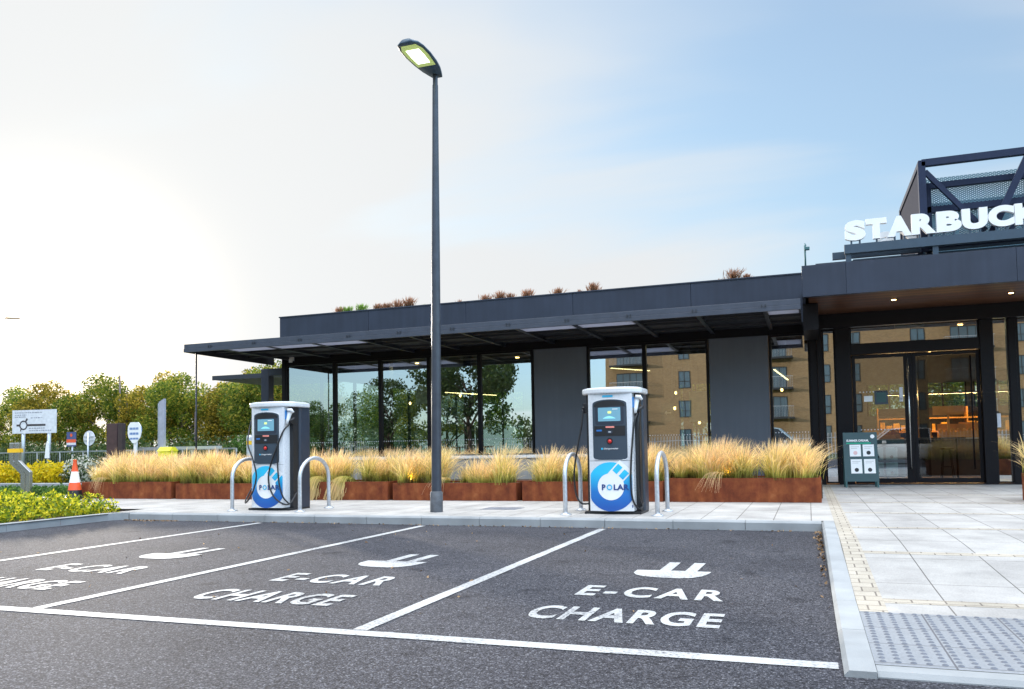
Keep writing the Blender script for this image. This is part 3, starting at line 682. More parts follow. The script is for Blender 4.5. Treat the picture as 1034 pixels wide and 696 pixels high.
# painted bay lines
def ragged_line(name, a, b, w):
    a = Vector(a); b = Vector(b); d = b - a; n = int(d.length / .03); d.normalize(); q = Vector((-d.y, d.x)); m = MB(); vs = []
    for i in range(n + 1):
        p = a + (b - a) * i / n
        e1 = w / 2 + .004 * mnoise.noise((p.x * 22, p.y * 22, 1)) + .003 * mnoise.noise((p.x * 3, p.y * 3, 3)); e2 = w / 2 + .004 * mnoise.noise((p.x * 22, p.y * 22, 8)) + .003 * mnoise.noise((p.x * 3, p.y * 3, 9))
        vs += [(p.x - q.x * e1, p.y - q.y * e1, .004), (p.x + q.x * e2, p.y + q.y * e2, .004)]
    m._add(vs, [(2 * i, 2 * i + 2, 2 * i + 3, 2 * i + 1) for i in range(n)])
    return structure(m.build(name, MT['paint']))
ragged_line('bay_front_line', (-10.9, 4.28), (.1, 4.28), .12)
for x in (-2.58, -5.20, -7.98):
    ragged_line('bay_dividing_line', (x, 4.35), (x, 10.52), .10)

def road_words(cx):
    for s, x0, x1, y0, y1, sp_ in (('E-CAR', -.52, .54, 5.80, 6.24, 1.25), ('CHARGE', -.63, .60, 4.95, 5.38, 1.12)):
        vs, fs = fit_text(s, cx + x0, cx + x1, y0, y1, bold=0.03, space=sp_)
        # subdivide-free flat letters with a slightly irregular thermoplastic edge
        m = MB(); m._add([(v.x + 0.004 * mnoise.noise(v * 30), v.y + 0.006 * mnoise.noise(v * 25 + Vector((5, 0, 0))), .004) for v in vs], fs)
        structure(m.build('painted_lettering', MT['paint']))
    # plug pictogram: rounded shoe with two prongs
    P = [(-.31, 7.02), (-.31, 6.94), (-.27, 6.84), (-.2, 6.77), (-.08, 6.73), (.1, 6.72), (.2, 6.76), (.27, 6.86), (.31, 7.0), (.32, 7.12),
         (.20, 7.12), (.215, 7.62), (.115, 7.62), (.10, 7.12), (-.02, 7.12), (-.01, 7.62), (-.11, 7.62), (-.12, 7.12), (-.31, 7.10)]
    m = MB(); m._add([(cx + x, y, .004) for x, y in P], [tuple(range(len(P)))])
    structure(m.build('painted_plug_symbol', MT['paint']))
for cx in (-1.13, -3.80, -6.46): road_words(cx)

def kerb_run(name, p, q, w, z1, stone=0.915, z0=-0.1, z1b=None):
    """kerb stones laid end to end from p to q; w = width to the left of the direction of travel"""
    p = Vector(p); q = Vector(q); d = (q - p); L = d.length; d.normalize(); nrm = Vector((-d.y, d.x))
    n = max(1, round(L / stone)); m = MB()
    for i in range(n):
        a = p + d * (L * i / n + 0.003); b = p + d * (L * (i + 1) / n - 0.003)
        za = z1 if z1b is None else z1 + (z1b - z1) * i / n; zb = z1 if z1b is None else z1 + (z1b - z1) * (i + 1) / n
        ch = 0.022
        dz = random.uniform(-.002, .002)
        prof = [(0.0, z0), (0.0, -ch), (ch, 0.0), (w, 0.0), (w, z0)]
        vs = []
        for (pt, zt) in ((a, za + dz), (b, zb + dz)):
            for (o_, zz) in prof:
                c_ = pt + nrm * o_; vs.append((c_.x, c_.y, zt + zz if zz > z0 + 1e-6 else z0))
        k = 5
        m._add(vs, [(0, 5, 6, 1), (1, 6, 7, 2), (2, 7, 8, 3), (3, 8, 9, 4), (4, 3, 2, 1, 0)[::1], (5, 6, 7, 8, 9)])
    return structure(m.build(name, MT['kerb']))

kerb_run('kerb', (-10.70, 10.66), (0.12, 10.66), 0.15, 0.12)
kerb_run('kerb', (-10.95, 10.45), (-10.95, 5.0), -0.15, 0.12)
# rounded corner stones
m = MB()
for k in range(3):
    a0 = R(180 - 30 * k); a1 = R(180 - 30 * (k + 1))
    c = (-10.72, 10.43)
    P = [(c[0] + r_ * math.cos(t), c[1] + r_ * math.sin(t)) for r_, t in ((.23, a0), (.38, a0), (.38, a1), (.23, a1))]
    m.prism(P[::-1], -.1, .119 - .001 * k)
structure(m.build('kerb_corner', MT['kerb']))
kerb_run('kerb', (0.12, 10.81), (0.12, 9.0), 0.14, 0.12)
kerb_run('kerb_dropper', (0.12, 9.0), (0.12, 5.9), 0.14, 0.12, z1b=0.03, stone=1.0)
kerb_run('kerb', (0.12, 5.9), (0.12, 4.1), 0.14, 0.03)
# flush kerb across the crossing point
kerb_run('flush_kerb', (0.26, 4.12), (9.0, 4.12), 0.13, 0.03)

def zr(y):
    t = min(1, max(0, (y - 5.6) / 3.6)); t = t * t * (3 - 2 * t)
    return 0.03 + 0.09 * t
def ramp_strip(name, x0, x1, y0, y1, mat, dz=0.0):
    n = max(1, int((y1 - y0) / 0.3)); m = MB()
    for i in range(n):
        a = y0 + (y1 - y0) * i / n; b = y0 + (y1 - y0) * (i + 1) / n
        m.quad((x0, a, zr(a) + dz), (x1, a, zr(a) + dz), (x1, b, zr(b) + dz), (x0, b, zr(b) + dz))
    return structure(m.build(name, mat))
ramp_strip('tactile_paving', 0.262, 9.0, 4.252, 5.55, MT['tactile'])
ramp_strip('paving', 0.43, 9.0, 5.55, 5.86, MT['slab'])
ramp_strip('sett_band_edge', 0.262, 0.43, 5.55, 20.3, MT['settr'], 0.001)
ys = [(5.86, 6.02), (7.92, 8.06), (9.98, 10.12), (12.04, 12.18), (14.1, 14.24), (16.16, 16.3)]
prev = 5.86
for i, (a, b) in enumerate(ys):
    if a > prev: ramp_strip('paving', 0.43, 9.0, prev, a, MT['slab'])
    ramp_strip('sett_band', 0.43, 9.0, a, b, MT['sett'], 0.0015)
    prev = b
ramp_strip('paving', 0.43, 9.0, prev, 20.3, MT['slab'])
# blisters: flattened domes on a 67 mm grid
m = MB()
x = 0.30
for ix in range(40):
    for iy in range(19):
        px = 0.30 + ix * 0.0667; py = 4.32 + iy * 0.0667
        n = 8; ra = 0.0165; rb = 0.0095; z = 0.0302
        vs = [(px + ra * math.cos(2 * PI * k / n), py + ra * math.sin(2 * PI * k / n), z) for k in range(n)] + [(px + rb * math.cos(2 * PI * k / n), py + rb * math.sin(2 * PI * k / n), z + .0055) for k in range(n)]
        m._add(vs, [(k, (k + 1) % n, n + (k + 1) % n, n + k) for k in range(n)] + [tuple(range(n, 2 * n))], 0, True)
structure(m.build('tactile_blisters', MT['blister']))

sheet('pavement', [(-10.95, 10.81), (0.12, 10.81), (0.262, 10.81), (0.262, 14.2), (-16.6, 14.2), (-16.6, 11.41), (-11.1, 11.41), (-11.1, 10.81)], 0.119, MT['paving_front'])
sheet('pavement', [(0.17, 14.2), (0.262, 14.2), (0.262, 20.25), (0.17, 20.25)], 0.1195, MT['paving_front'])
sheet('pavement', [(-17.4, 14.2), (-15.6, 14.2), (-15.6, 20.25), (-17.4, 20.25)], 0.118, MT['paving_front'])
# terrace and raised bed behind the planters
sheet('terrace_paving', rect(-15.6, 0.262, 17.9, 20.25), 0.121, MT['paving_front'])
m = MB().box(-15.4, 0.2, 15.12, 17.1, 0.0, 0.40); structure(m.build('soil_bed', MT['soil']))
structure(MB().box(-16.6, -11.12, 6.2, 11.40, -0.05, 0.085).build('planting_bed_soil', MT['soil']))
# drain cover on the pavement beside the lamp post
structure(MB().box(-4.95, -4.35, 12.05, 12.5, 0.1, 0.123).build('inspection_cover_surface', M_plain('dark_cover', (0.14, 0.15, 0.18), 0.6, var=0.2)))

# ------------------------------------------------------------------ planters with feather grass
def grass_blades(tufts, per, hmin, hmax, lean=0.45, spread=0.09, w0=0.0032, seg=4, droop=0.5):
    out = []; uv = []
    for (tx, ty, tz, sc, fade) in tufts:
        n = int(per * sc)
        a = rng.uniform(0, 2 * PI, n); rad = np.abs(rng.normal(0, spread, n)) * sc
        bx = tx + rad * np.cos(a); by = ty + rad * np.sin(a)
        h = rng.uniform(hmin, hmax, n) * sc
        ln = np.abs(rng.normal(0.22, lean * 0.5, n)) * h
        # a little wind from the left
        la = a + rng.normal(0, 0.6, n)
        dx_ = np.cos(la) * ln + 0.10 * h; dy_ = np.sin(la) * ln
        w = w0 * rng.uniform(0.6, 1.5, n) * (0.8 + 0.4 * sc)
        wa = rng.uniform(0, PI, n); wx = np.cos(wa) * w; wy = np.sin(wa) * w
        cv = rng.uniform(0, 1, n)
        prev = None
        for k in range(seg + 1):
            t = k / seg
            cx_ = bx + dx_ * t ** 1.8; cy_ = by + dy_ * t ** 1.8
            cz_ = tz + h * (t - droop * 0.35 * t ** 3 * np.clip(ln / h, 0, 1.4) * 1.6)
            # seed head is a touch wider than the stem below it
            ww = (1.0, 0.75, 0.7, 1.15, 0.15)[k] if seg == 4 else 1 - t
            L = np.stack([cx_ - wx * ww, cy_ - wy * ww, cz_], 1); Rr = np.stack([cx_ + wx * ww, cy_ + wy * ww, cz_], 1)
            if prev is not None:
                out.append(np.stack([prev[0], prev[1], Rr, L], 1))
                v0 = (k - 1) / seg; v1 = t
                u = np.stack([np.stack([cv, np.full(n, v0)], 1), np.stack([cv, np.full(n, v0)], 1), np.stack([cv, np.full(n, v1)], 1), np.stack([cv, np.full(n, v1)], 1)], 1)
                uv.append(u)
            prev = (L, Rr)
    return np.concatenate(out), np.concatenate(uv)

PL = [(-2.26, 0.17, .52, 'long rust-red steel planter at the paved entrance end of the row', 'tall feather grass with pink tips in the rust planter nearest the entrance'),
      (-4.93, -2.38, .47, 'rust-red steel planter standing behind the right-hand charger', 'feather grass behind the right-hand charger'),
      (-7.58, -5.05, .45, 'rust-red steel planter directly behind the lamp post', 'separate green and beige grass tufts behind the lamp post'),
      (-10.20, -7.69, .48, 'rust-red steel planter between left charger and lamp post, brown grass over its corner', 'green feather grass drooping over its planter right of the left charger'),
      (-12.83, -10.30, .45, 'rust-red steel planter behind the left charger, second from the cone end', 'dense beige feather grass just left of the left charger'),
      (-15.50, -12.95, .49, 'rust-red steel planter beside the traffic cone, first of the long row', 'dense beige feather grass beside the traffic cone'),
      (3.16, 5.4, .55, 'orange-brown steel planter cut by the picture edge in front of the glass entrance wall', 'beige feather grass in the planter at the picture edge')]
for i, (x0, x1, zt, lab, glab) in enumerate(PL):
    y0, y1 = (14.05, 15.1) if i < 6 else (14.25, 14.95)
    t = thing('steel_planter', lab, 'planter', ((x0 + x1) / 2, y0, 0.12), group='rust steel planters along the pavement')
    hw = (x1 - x0) / 2; d = y1 - y0; h = zt - 0.12
    m = MB(); th = 0.03
    m.box(-hw, hw, 0, th, 0, h); m.box(-hw, hw, d - th, d, 0, h); m.box(-hw, -hw + th, th, d - th, 0, h); m.box(hw - th, hw, th, d - th, 0, h)
    m.build('panel_shell', MT['corten'], t, bevel=0.004)
    MB().box(-hw + th, hw - th, th, d - th, 0, h - 0.03).build('soil', MT['soil'], t)
    dens = (22, 25, 18, 20, 26, 28, 12)[i]
    tf = []
    for k in range(dens):
        fx = x0 + 0.12 + (x1 - x0 - 0.24) * ((k + 0.5) / dens + rng.uniform(-0.02, 0.02))
        if i == 2 and 0.52 < (k + .5) / dens < 0.6: continue
        if i == 3 and 0.56 < (k + .5) / dens < 0.70: continue
        if i == 0 and 0.60 < (k + .5) / dens < 0.66: continue
        if rng.uniform() < .08: continue
        fy = y0 + rng.choice([0.2, 0.4, 0.7]) + rng.uniform(-0.06, 0.06)
        tf.append((fx, fy, zt - 0.04, rng.uniform(0.62, 1.16), 0))
    V, U = grass_blades(tf, 430 if i not in (2, 3) else 330, 0.28, 0.74, lean=.85, spread=.095)
    # blades that flop forward over the rim
    for k in range(1 if i in (0, 2, 5) else 0):
        fx = x0 + (x1 - x0) * (.36, 0, .45, 0, 0, .28)[i]; n = 34
        bx = fx + rng.normal(0, .05, n); cvv = rng.uniform(0, 1, n); dirx = rng.normal(-0.2, .09, n); ln = rng.uniform(.25, .5, n); w = .004
        prev = None
        for s_ in range(6):
            t_ = s_ / 5
            X = bx + dirx * t_; Y = y0 + 0.14 - 0.22 * np.minimum(1, t_ * 1.6) - 0.02 * t_ + cvv * 0.03 - 0.03
            Z = zt + 0.05 + 0.13 * np.sin(t_ * 2.2) - ln * t_ ** 2 * 0.85
            Lq = np.stack([X - w * (1 - t_ * .7), Y, Z], 1); Rq = np.stack([X + w * (1 - t_ * .7), Y, Z], 1)
            if prev is not None:
                V = np.concatenate([V, np.stack([prev[0], prev[1], Rq, Lq], 1)])
                vv = 0.45 + 0.55 * t_
                U = np.concatenate([U, np.repeat(np.stack([cvv * .7, np.full(n, vv)], 1)[:, None, :], 4, 1)])
            prev = (Lq, Rq)
    tag(quads('feather_grass', V, MT['feather'], uv=U), glab, 'ornamental grass', 'feather grass in the rust planters', 'stuff')
# the two big tufts that hang as arches over the rim right of the left charger
for cx_, lab in ((-9.30, 'brown arching grass tuft drooping over the planter rim close to the left charger'), (-8.72, 'brown arching grass tuft drooping over the planter rim, the one further from the left charger')):
    n = 420; Vs = []; Us = []
    bx = cx_ + rng.normal(0.1, .05, n); by = 14.2 + rng.uniform(-.05, .15, n); cvv = rng.uniform(0, 1, n)
    dirx = rng.normal(-.2, .07, n); out_ = rng.uniform(.16, .30, n); fall = rng.uniform(.22, .46, n); prev = None; w = .0035
    for s_ in range(8):
        t_ = s_ / 7
        X = bx + dirx * t_ ** .8; Y = by - out_ * t_ ** .8; Z = 0.46 + 0.16 * np.sin(min(PI, t_ * 2.6)) * (0.7 + .5 * cvv) - fall * t_ ** 2.2
        Lq = np.stack([X - w, Y - w, Z], 1); Rq = np.stack([X + w, Y + w, Z], 1)
        if prev is not None:
            Vs.append(np.stack([prev[0], prev[1], Rq, Lq], 1)); Us.append(np.repeat(np.stack([cvv * .5, np.full(n, .12 + .6 * t_)], 1)[:, None, :], 4, 1))
        prev = (Lq, Rq)
    tag(quads('grass_tuft', np.concatenate(Vs), MT['feather'], uv=np.concatenate(Us)), lab, 'grass tuft', 'arching grass tufts')

# uplights glowing in the grass
for (x, y, z, lab) in ((-7.31, 14.28, .46, 'small glowing amber spotlight in the grass left of the lamp post'), (-1.30, 14.3, .50, 'small glowing amber spotlight in the grass of the planter nearest the entrance')):
    t = thing('garden_spotlight', lab, 'spotlight', (x, y, z), group='amber spotlights in the planters')
    MB().lathe([(.022, -.05), (.022, 0), (.04, .01), (.042, .05), (.036, .055)], n=16).build('housing', MT['black'], t)
    MB().lathe([(.034, .056), (.03, .062), (.012, .066)], n=16).build('lens', MT['uplight'], t)
    l = bpy.data.lights.new('spotlight_glow', 'POINT'); l.energy = 1.3; l.color = (1, .5, .08); l.shadow_soft_size = .03
    lo = link(bpy.data.objects.new('spotlight_glow', l), t); lo.location = (0, -0.02, .12)

# low pale block wall on the terrace
o = MB().box(-13.6, -4.35, 17.3, 17.62, 0.12, 0.86).box(-13.65, -4.30, 17.27, 17.65, 0.862, 0.93).build('terrace_wall', MT['stone'], bevel=0.006)
tag(o, 'low pale stone block wall seen between the grass and the shop windows', 'low wall')

# ------------------------------------------------------------------ hoop barriers
def make_hoop():
    t = thing('hoop_barrier', 'x', 'hoop barrier', (0, 0, 0), group='galvanised hoop barriers beside the chargers')
    pts = [(0, -0.42, 0.0), (0, -0.42, 0.25)] + [(0, -0.42 + 0 * k, 0.5) for k in range(1)]
    for k in range(0, 13):
        a = PI - PI * k / 12
        pts.append((0, 0.42 * math.cos(a), 0.54 + 0.32 * math.sin(a)))
    pts += [(0, 0.42, 0.5), (0, 0.42, .25), (0, 0.42, 0)]
    MB().tube(pts, 0.031, 14).build('hoop', MT['galv'], t)
    for s in (-1, 1):
        m = MB().lathe([(.085, 0), (.085, .012), (.045, .016), (.04, .03)], (0, .42 * s, 0), 20)
        for k in range(4):
            a = PI / 4 + k * PI / 2
            m.lathe([(.009, .012), (.009, .022)], (.065 * math.cos(a), .42 * s + .065 * math.sin(a), 0), 6)
        m.build('base_plate', MT['galv'], t)
    return t
hoop = make_hoop()
for i, (x, y, lab) in enumerate(((-9.08, 11.66, 'galvanised hoop barrier left of the left-hand charger'), (-7.73, 11.63, 'galvanised hoop barrier right of the left-hand charger'),
                     (-3.30, 11.68, 'galvanised hoop barrier left of the right-hand charger'), (-1.98, 11.66, 'galvanised hoop barrier right of the right-hand charger'))):
    o = hoop if i == 0 else copy_tree(hoop)
    o.location = (x, y, .12); o['label'] = lab

# ------------------------------------------------------------------ charging stations
def yf(x): return -0.27 - 0.045 * (1 - min(1, (x / 0.33) ** 2))
def front_grid(m, x0, x1, z0, z1, eps, mi=0, nx=14, nz=1):
    for i in range(nx):
        a = x0 + (x1 - x0) * i / nx; b = x0 + (x1 - x0) * (i + 1) / nx
        m.quad((a, yf(a) - eps, z0), (b, yf(b) - eps, z0), (b, yf(b) - eps, z1), (a, yf(a) - eps, z1), mi)
def front_poly(m, P, eps, th=0.0, mi=0):
    """flat outline (x,z) pressed on to the curved front; built as a fan with radial rings so that it follows the curve"""
    D = []
    for i in range(len(P)):
        a = P[i]; b = P[(i + 1) % len(P)]; q = max(1, int(math.hypot(a[0] - b[0], a[1] - b[1]) / .03))
        for j in range(q): D.append((a[0] + (b[0] - a[0]) * j / q, a[1] + (b[1] - a[1]) * j / q))
    P = D
    cx_ = sum(p[0] for p in P) / len(P); cz_ = sum(p[1] for p in P) / len(P)
    n = len(P); K = 8; vs = [(cx_, yf(cx_) - eps, cz_)]
    for k in range(1, K + 1):
        for (x, z) in P:
            X = cx_ + (x - cx_) * k / K; Z = cz_ + (z - cz_) * k / K; vs.append((X, yf(X) - eps, Z))
    fs = [(0, 1 + i, 1 + (i + 1) % n) for i in range(n)]
    for k in range(K - 1):
        for i in range(n):
            fs.append((1 + k * n + i, 1 + (k + 1) * n + i, 1 + (k + 1) * n + (i + 1) % n, 1 + k * n + (i + 1) % n))
    m._add(vs, fs, mi)
def rrect(x0, x1, z0, z1, r, n=6):
    P = []
    for (cx_, cz_, a0) in ((x1 - r, z1 - r, 0), (x0 + r, z1 - r, 90), (x0 + r, z0 + r, 180), (x1 - r, z0 + r, 270)):
        for k in range(n + 1):
            a = R(a0 + 90 * k / n); P.append((cx_ + r * math.cos(a), cz_ + r * math.sin(a)))
    return P
def circle(cx_, cz_, r, n=40, rz=None): return [(cx_ + r * math.cos(2 * PI * k / n), cz_ + (rz or r) * math.sin(2 * PI * k / n)) for k in range(n)]
def front_text(s, x0, x1, z0, z1, mat, parent, name, eps=0.0115, bold=0.0, cols=None):
    vs, fs = fit_text(s, x0, x1, z0, z1, bold)
    m = MB(); m._add([(v.x, yf(v.x) - eps, v.y) for v in vs], fs)
    return m.build(name, mat, parent)

def make_charger():
    t = thing('charging_station', 'x', 'car charger', (0, 0, 0), group='white and blue car chargers')
    # plinth
    MB().bbox(-.43, .43, -.24, .34, 0, .035, .008).build('plinth', MT['black'], t)
    # rear housing with rounded corners
    P = []
    for (cx_, cy_, a0) in ((.34, .30, 0), (-.34, .30, 90), (-.385, .10, 180), (.385, .10, 270)):
        r_ = .1 if cy_ > .2 else .05
        for k in range(7):
            a = R(a0 + 90 * k / 6); P.append((cx_ + r_ * math.cos(a), cy_ + r_ * math.sin(a)))
    MB().prism(P, .03, 1.80).build('rear_housing', MT['navy'], t, bevel=.004)
    # dark cable niches either side
    MB().box(-.405, .405, -.10, .06, .035, 1.80).build('cable_niche', MT['black'], t)
    # white front column with a gently bowed face
    xs = [-.33 + .66 * k / 16 for k in range(17)]
    P = [(x, yf(x)) for x in xs] + [(.335, -.24), (.335, .0), (-.335, .0), (-.335, -.24)]
    m = MB().prism(P, .045, 1.80); b_ = m.build('front_column', MT['whiteplastic'], t, bevel=.006)
    # cap
    Pc = []
    for k in range(25): a = R(180 + 180 * k / 24); Pc.append((.465 * math.cos(a), -.055 + .30 * (abs(math.sin(a)) ** .8) * -1))
    Pc += [(.465, .28), (.42, .375), (.34, .40), (-.34, .40), (-.42, .375), (-.465, .28)]
    m = MB(); n = len(Pc)
    vs = []
    for (s_, z) in ((.94, 1.80), (.985, 1.805), (1.0, 1.82), (1.0, 1.865), (.985, 1.882), (.9, 1.895), (.5, 1.905)):
        vs += [(x * s_, .02 + (y - .02) * s_, z) for x, y in Pc]
    fs = [tuple(range(n))[::-1], tuple(range(6 * n, 7 * n))]
    for j in range(6): fs += [(j * n + i, j * n + (i + 1) % n, (j + 1) * n + (i + 1) % n, (j + 1) * n + i) for i in range(n)]
    m._add(vs, fs); m.build('cap', MT['whiteplastic'], t)
    # pale underline of the cap and cyan badge
    m = MB(); front_grid(m, -.10, .06, 1.745, 1.775, .004); m.build('badge', MT['cyan'], t)
    # fascia: outline with arched top
    P = [(-.265, 1.60), (-.265, .86)] + [(-.265 + .05 * (1 - math.cos(R(90 * k / 5))), .86 - .05 * math.sin(R(90 * k / 5))) for k in range(1, 6)]
    P += [(.215 + .05 * math.sin(R(90 * k / 5)), .86 - .05 * math.cos(R(90 * k / 5))) for k in range(0, 6)] + [(.265, 1.60)]
    P += [(.265 * math.cos(R(180 * k / 20)), 1.62 + .095 * math.sin(R(180 * k / 20)) ** .6) for k in range(1, 20)]
    m = MB(); front_poly(m, P, .006); fa = m.build('fascia', MT['slate'], t)
    # raised lip round the fascia
    Q = [Vector((x, yf(x) - .006, z)) for x, z in P]; Q.append(Q[0])
    MB().tube(Q, .006, 6, cap=False).build('fascia_rim', MT['whiteplastic'], fa)
    # hood shading panel above the screen, screen bezel, screen
    m = MB(); front_poly(m, [(.235 * math.cos(R(180 * k / 20)), 1.60 + .095 * math.sin(R(180 * k / 20)) ** .6) for k in range(0, 21)], .009); m.build('screen_hood', MT['black'], fa)
    m = MB(); front_poly(m, rrect(-.215, .215, 1.335, 1.61, .03), .009); m.build('screen_bezel', MT['navy'], fa)
    scr = MB(); front_poly(scr, rrect(-.17, .17, 1.385, 1.59, .01), .0115); sc_ = scr.build('screen', MT['screen'], fa)
    m = MB(); front_poly(m, [(-.10 + .01 * k, 1.425 + .035 * math.sin(PI * k / 20)) for k in range(21)][::-1] + [], .0135); m.build('screen_graphic', MT['screenlit'], sc_)
    m = MB(); front_poly(m, rrect(-.02, .035, 1.50, 1.535, .008), .0135); m.build('screen_mark', MT['screengreen'], sc_)
    m = MB(); front_poly(m, rrect(.05, .13, 1.558, 1.57, .002), .0135); m.build('screen_text_line', MT['white'], sc_)
    # card band
    m = MB(); front_grid(m, -.235, .235, 1.165, 1.315, .010); cb_ = m.build('card_band', MT['black'], fa)
    m = MB(); front_poly(m, rrect(-.20, -.115, 1.235, 1.262, .006), .0125); m.build('contactless_mark', MT['signblue'], cb_)
    m = MB(); front_poly(m, rrect(-.055, .075, 1.285, 1.31, .004), .0125); m.build('reader_label', M_plain('salmon_label', (.8, .25, .2), .5), cb_)
    m = MB(); front_poly(m, circle(.005, 1.225, .045, 24, .03), .013); m.build('card_reader', MT['navy'], cb_)
    m = MB(); front_poly(m, circle(.005, 1.225, .022, 16, .012), .0145); m.build('reader_slot', MT['galv'], cb_)
    # stop button
    m = MB(); front_poly(m, circle(.0, 1.09, .048, 24), .010); bt_ = m.build('button_collar', MT['black'], fa)
    y_ = yf(0) - .012
    m = MB(); bmx = bmesh.new(); bmesh.ops.create_uvsphere(bmx, u_segments=16, v_segments=8, radius=.03)
    for v in bmx.verts: v.co = Vector((v.co.x + .005, y_ - .008 + v.co.y * .7, v.co.z + 1.083))
    m.bm(bmx, 0, True); m.build('stop_button', MT['red'], bt_)
    m = MB(); front_poly(m, circle(-.118, .975, .015, 16), .0105); m.build('logo_dot', MT['cyan'], fa)
    front_text('chargemaster', -.092, .13, .958, .99, MT['white'], fa, 'fascia_lettering', bold=.01)
    # roundel print
    m = MB(); front_poly(m, [(max(-.315, min(.315, x)), z) for x, z in circle(0, .41, .365, 64)], .003); ro = m.build('roundel', MT['roundel'], t)
    m = MB(); front_poly(m, circle(.0, .41, .20, 40), .0055); m.build('roundel_centre', MT['white'], ro)
    # plug prongs: white diagonal band with two blue bars, running up to the right
    def strip(u0, u1, v0, v1):
        c, s_ = math.cos(R(47)), math.sin(R(47)); out = []
        for (u, v) in ((u0, v0), (u1, v0), (u1, v1), (u0, v1)):
            out.append((.0 + u * c - v * s_, .41 + u * s_ + v * c))
        return out
    def dense(P, k=8):
        out = []
        for i in range(len(P)):
            a = P[i]; b = P[(i + 1) % len(P)]
            for j in range(k): out.append((a[0] + (b[0] - a[0]) * j / k, a[1] + (b[1] - a[1]) * j / k))
        return out
    m = MB(); front_poly(m, [(min(.325, x), z) for x, z in dense(strip(.12, .385, -.085, .165))], .0045); m.build('prong_ground', MT['white'], ro)
    for v in (-.022, .102):
        m = MB(); front_poly(m, [(min(.325, x), z) for x, z in dense(strip(.20, .33, v - .042, v + .042))], .0075); m.build('prong', MT['roundel'], ro)
    front_text('P', -.135, -.078, .36, .445, MT['navyprint'], ro, 'lettering', bold=.035)
    m = MB()
    n = 28
    for k in range(n):
        a = 2 * PI * k / n; b = 2 * PI * (k + 1) / n
        Pq = [(-.018 + r_ * math.cos(q), .402 + r_ * math.sin(q)) for r_, q in ((.026, a), (.043, a), (.043, b), (.026, b))]
        m.quad(*[(x, yf(x) - .0115, z) for x, z in Pq])
    m.build('lettering_ring', MT['cyan'], ro)
    front_text('LAR', .045, .27, .36, .445, MT['navyprint'], ro, 'lettering', bold=.035)
    m = MB(); front_poly(m, rrect(.305, .32, .10, .14, .003), .003); m.build('small_label', MT['navyprint'], t)
    return t

def connector(parent, base, tip, col, name='connector'):
    """pistol-style charging connector from its nose (tip) to its grip (base)"""
    b = Vector(base); tp = Vector(tip); d = (tp - b)
    pts = [b, b + d * .35, b + d * .7, b + d * .85, tp]
    o = MB().tube(pts, [.02, .03, .036, .042, .04], 14).build(name, col, parent)
    return o

proto = make_charger()
MB().box(.386, .3875, .12, .30, 1.30, 1.305).build('housing_seam', MT['black'], proto)
for k in range(7): MB().box(.386, .388, .14, .28, .32 + k * .03, .332 + k * .03).build('vent_slot', MT['black'], proto)
m = MB(); front_grid(m, -.33, .33, .793, .797, .0008); m.build('front_seam', MT['navy'], proto)
m = MB(); front_poly(m, circle(.285, 1.0, .008, 12), .0012); m.build('lock', MT['galv'], proto)
for ch in proto.children:
    pass
second = copy_tree(proto)
proto.scale = second.scale = (.96, 1, .955)
proto.location = (-2.66, 11.70, .12); proto['label'] = 'white and navy car charger with blue roundel, in front of the wide slate wall panel'
second.location = (-8.50, 11.68, .12); second['label'] = 'white and navy car charger with blue roundel, left of the lamp post'
# cables hang differently on each
def hang(t, left_black, L, Rr, extra):
    # left holster + cable
    hl = MB().bbox(-.47, -.40, -.10, .04, 1.52, 1.68, .015).build('holster', MT['black'], t)
    connector(hl, (-.455, -.12, 1.60), (-.43, .0, 1.62), MT['black'])
    c = MB().tube(cat_rom(L, 8), .0135, 10).build('charging_cable', MT['rubber'], t)
    hr = MB().bbox(.34, .415, -.16, .02, 1.50, 1.74, .015).build('holster', MT['black'], t)
    g = connector(hr, (.375, -.23, 1.50), (.385, -.16, 1.72), MT['white'])
    MB().bbox(.33, .355, -.235, -.14, 1.58, 1.74, .008).build('connector_trim', MT['blueplug'], g)
    MB().tube([(.375, -.215, 1.745), (.44, -.20, 1.74), (.465, -.17, 1.70)], [.028, .03, .02], 10).build('connector_nose', MT['white'], g)
    MB().tube([(.405, -.20, 1.52), (.43, -.19, 1.56), (.47, -.15, 1.60)], [.026, .028, .024], 10).build('connector_grip', MT['black'], hr)
    MB().tube(cat_rom(Rr, 8), .0145, 10).build('charging_cable', MT['rubber'], t)
    if extra: MB().tube(cat_rom(extra, 8), .0135, 10).build('charging_cable', MT['rubber'], t)
hang(proto, True,
     [(-.45, -.13, 1.58), (-.47, -.15, 1.35), (-.54, -.16, 1.0), (-.60, -.15, .65), (-.59, -.14, .32), (-.52, -.13, .16), (-.42, -.08, .14), (-.37, -.04, .17)],
     [(.40, -.20, 1.50), (.36, -.25, 1.36), (.325, -.28, 1.0), (.30, -.30, .6), (.31, -.30, .28), (.36, -.26, .12), (.41, -.18, .08), (.43, -.05, .16)],
     [(.42, -.17, 1.50), (.40, -.20, 1.30), (.385, -.2, .9), (.38, -.2, .45), (.40, -.18, .22), (.42, -.12, .12)])
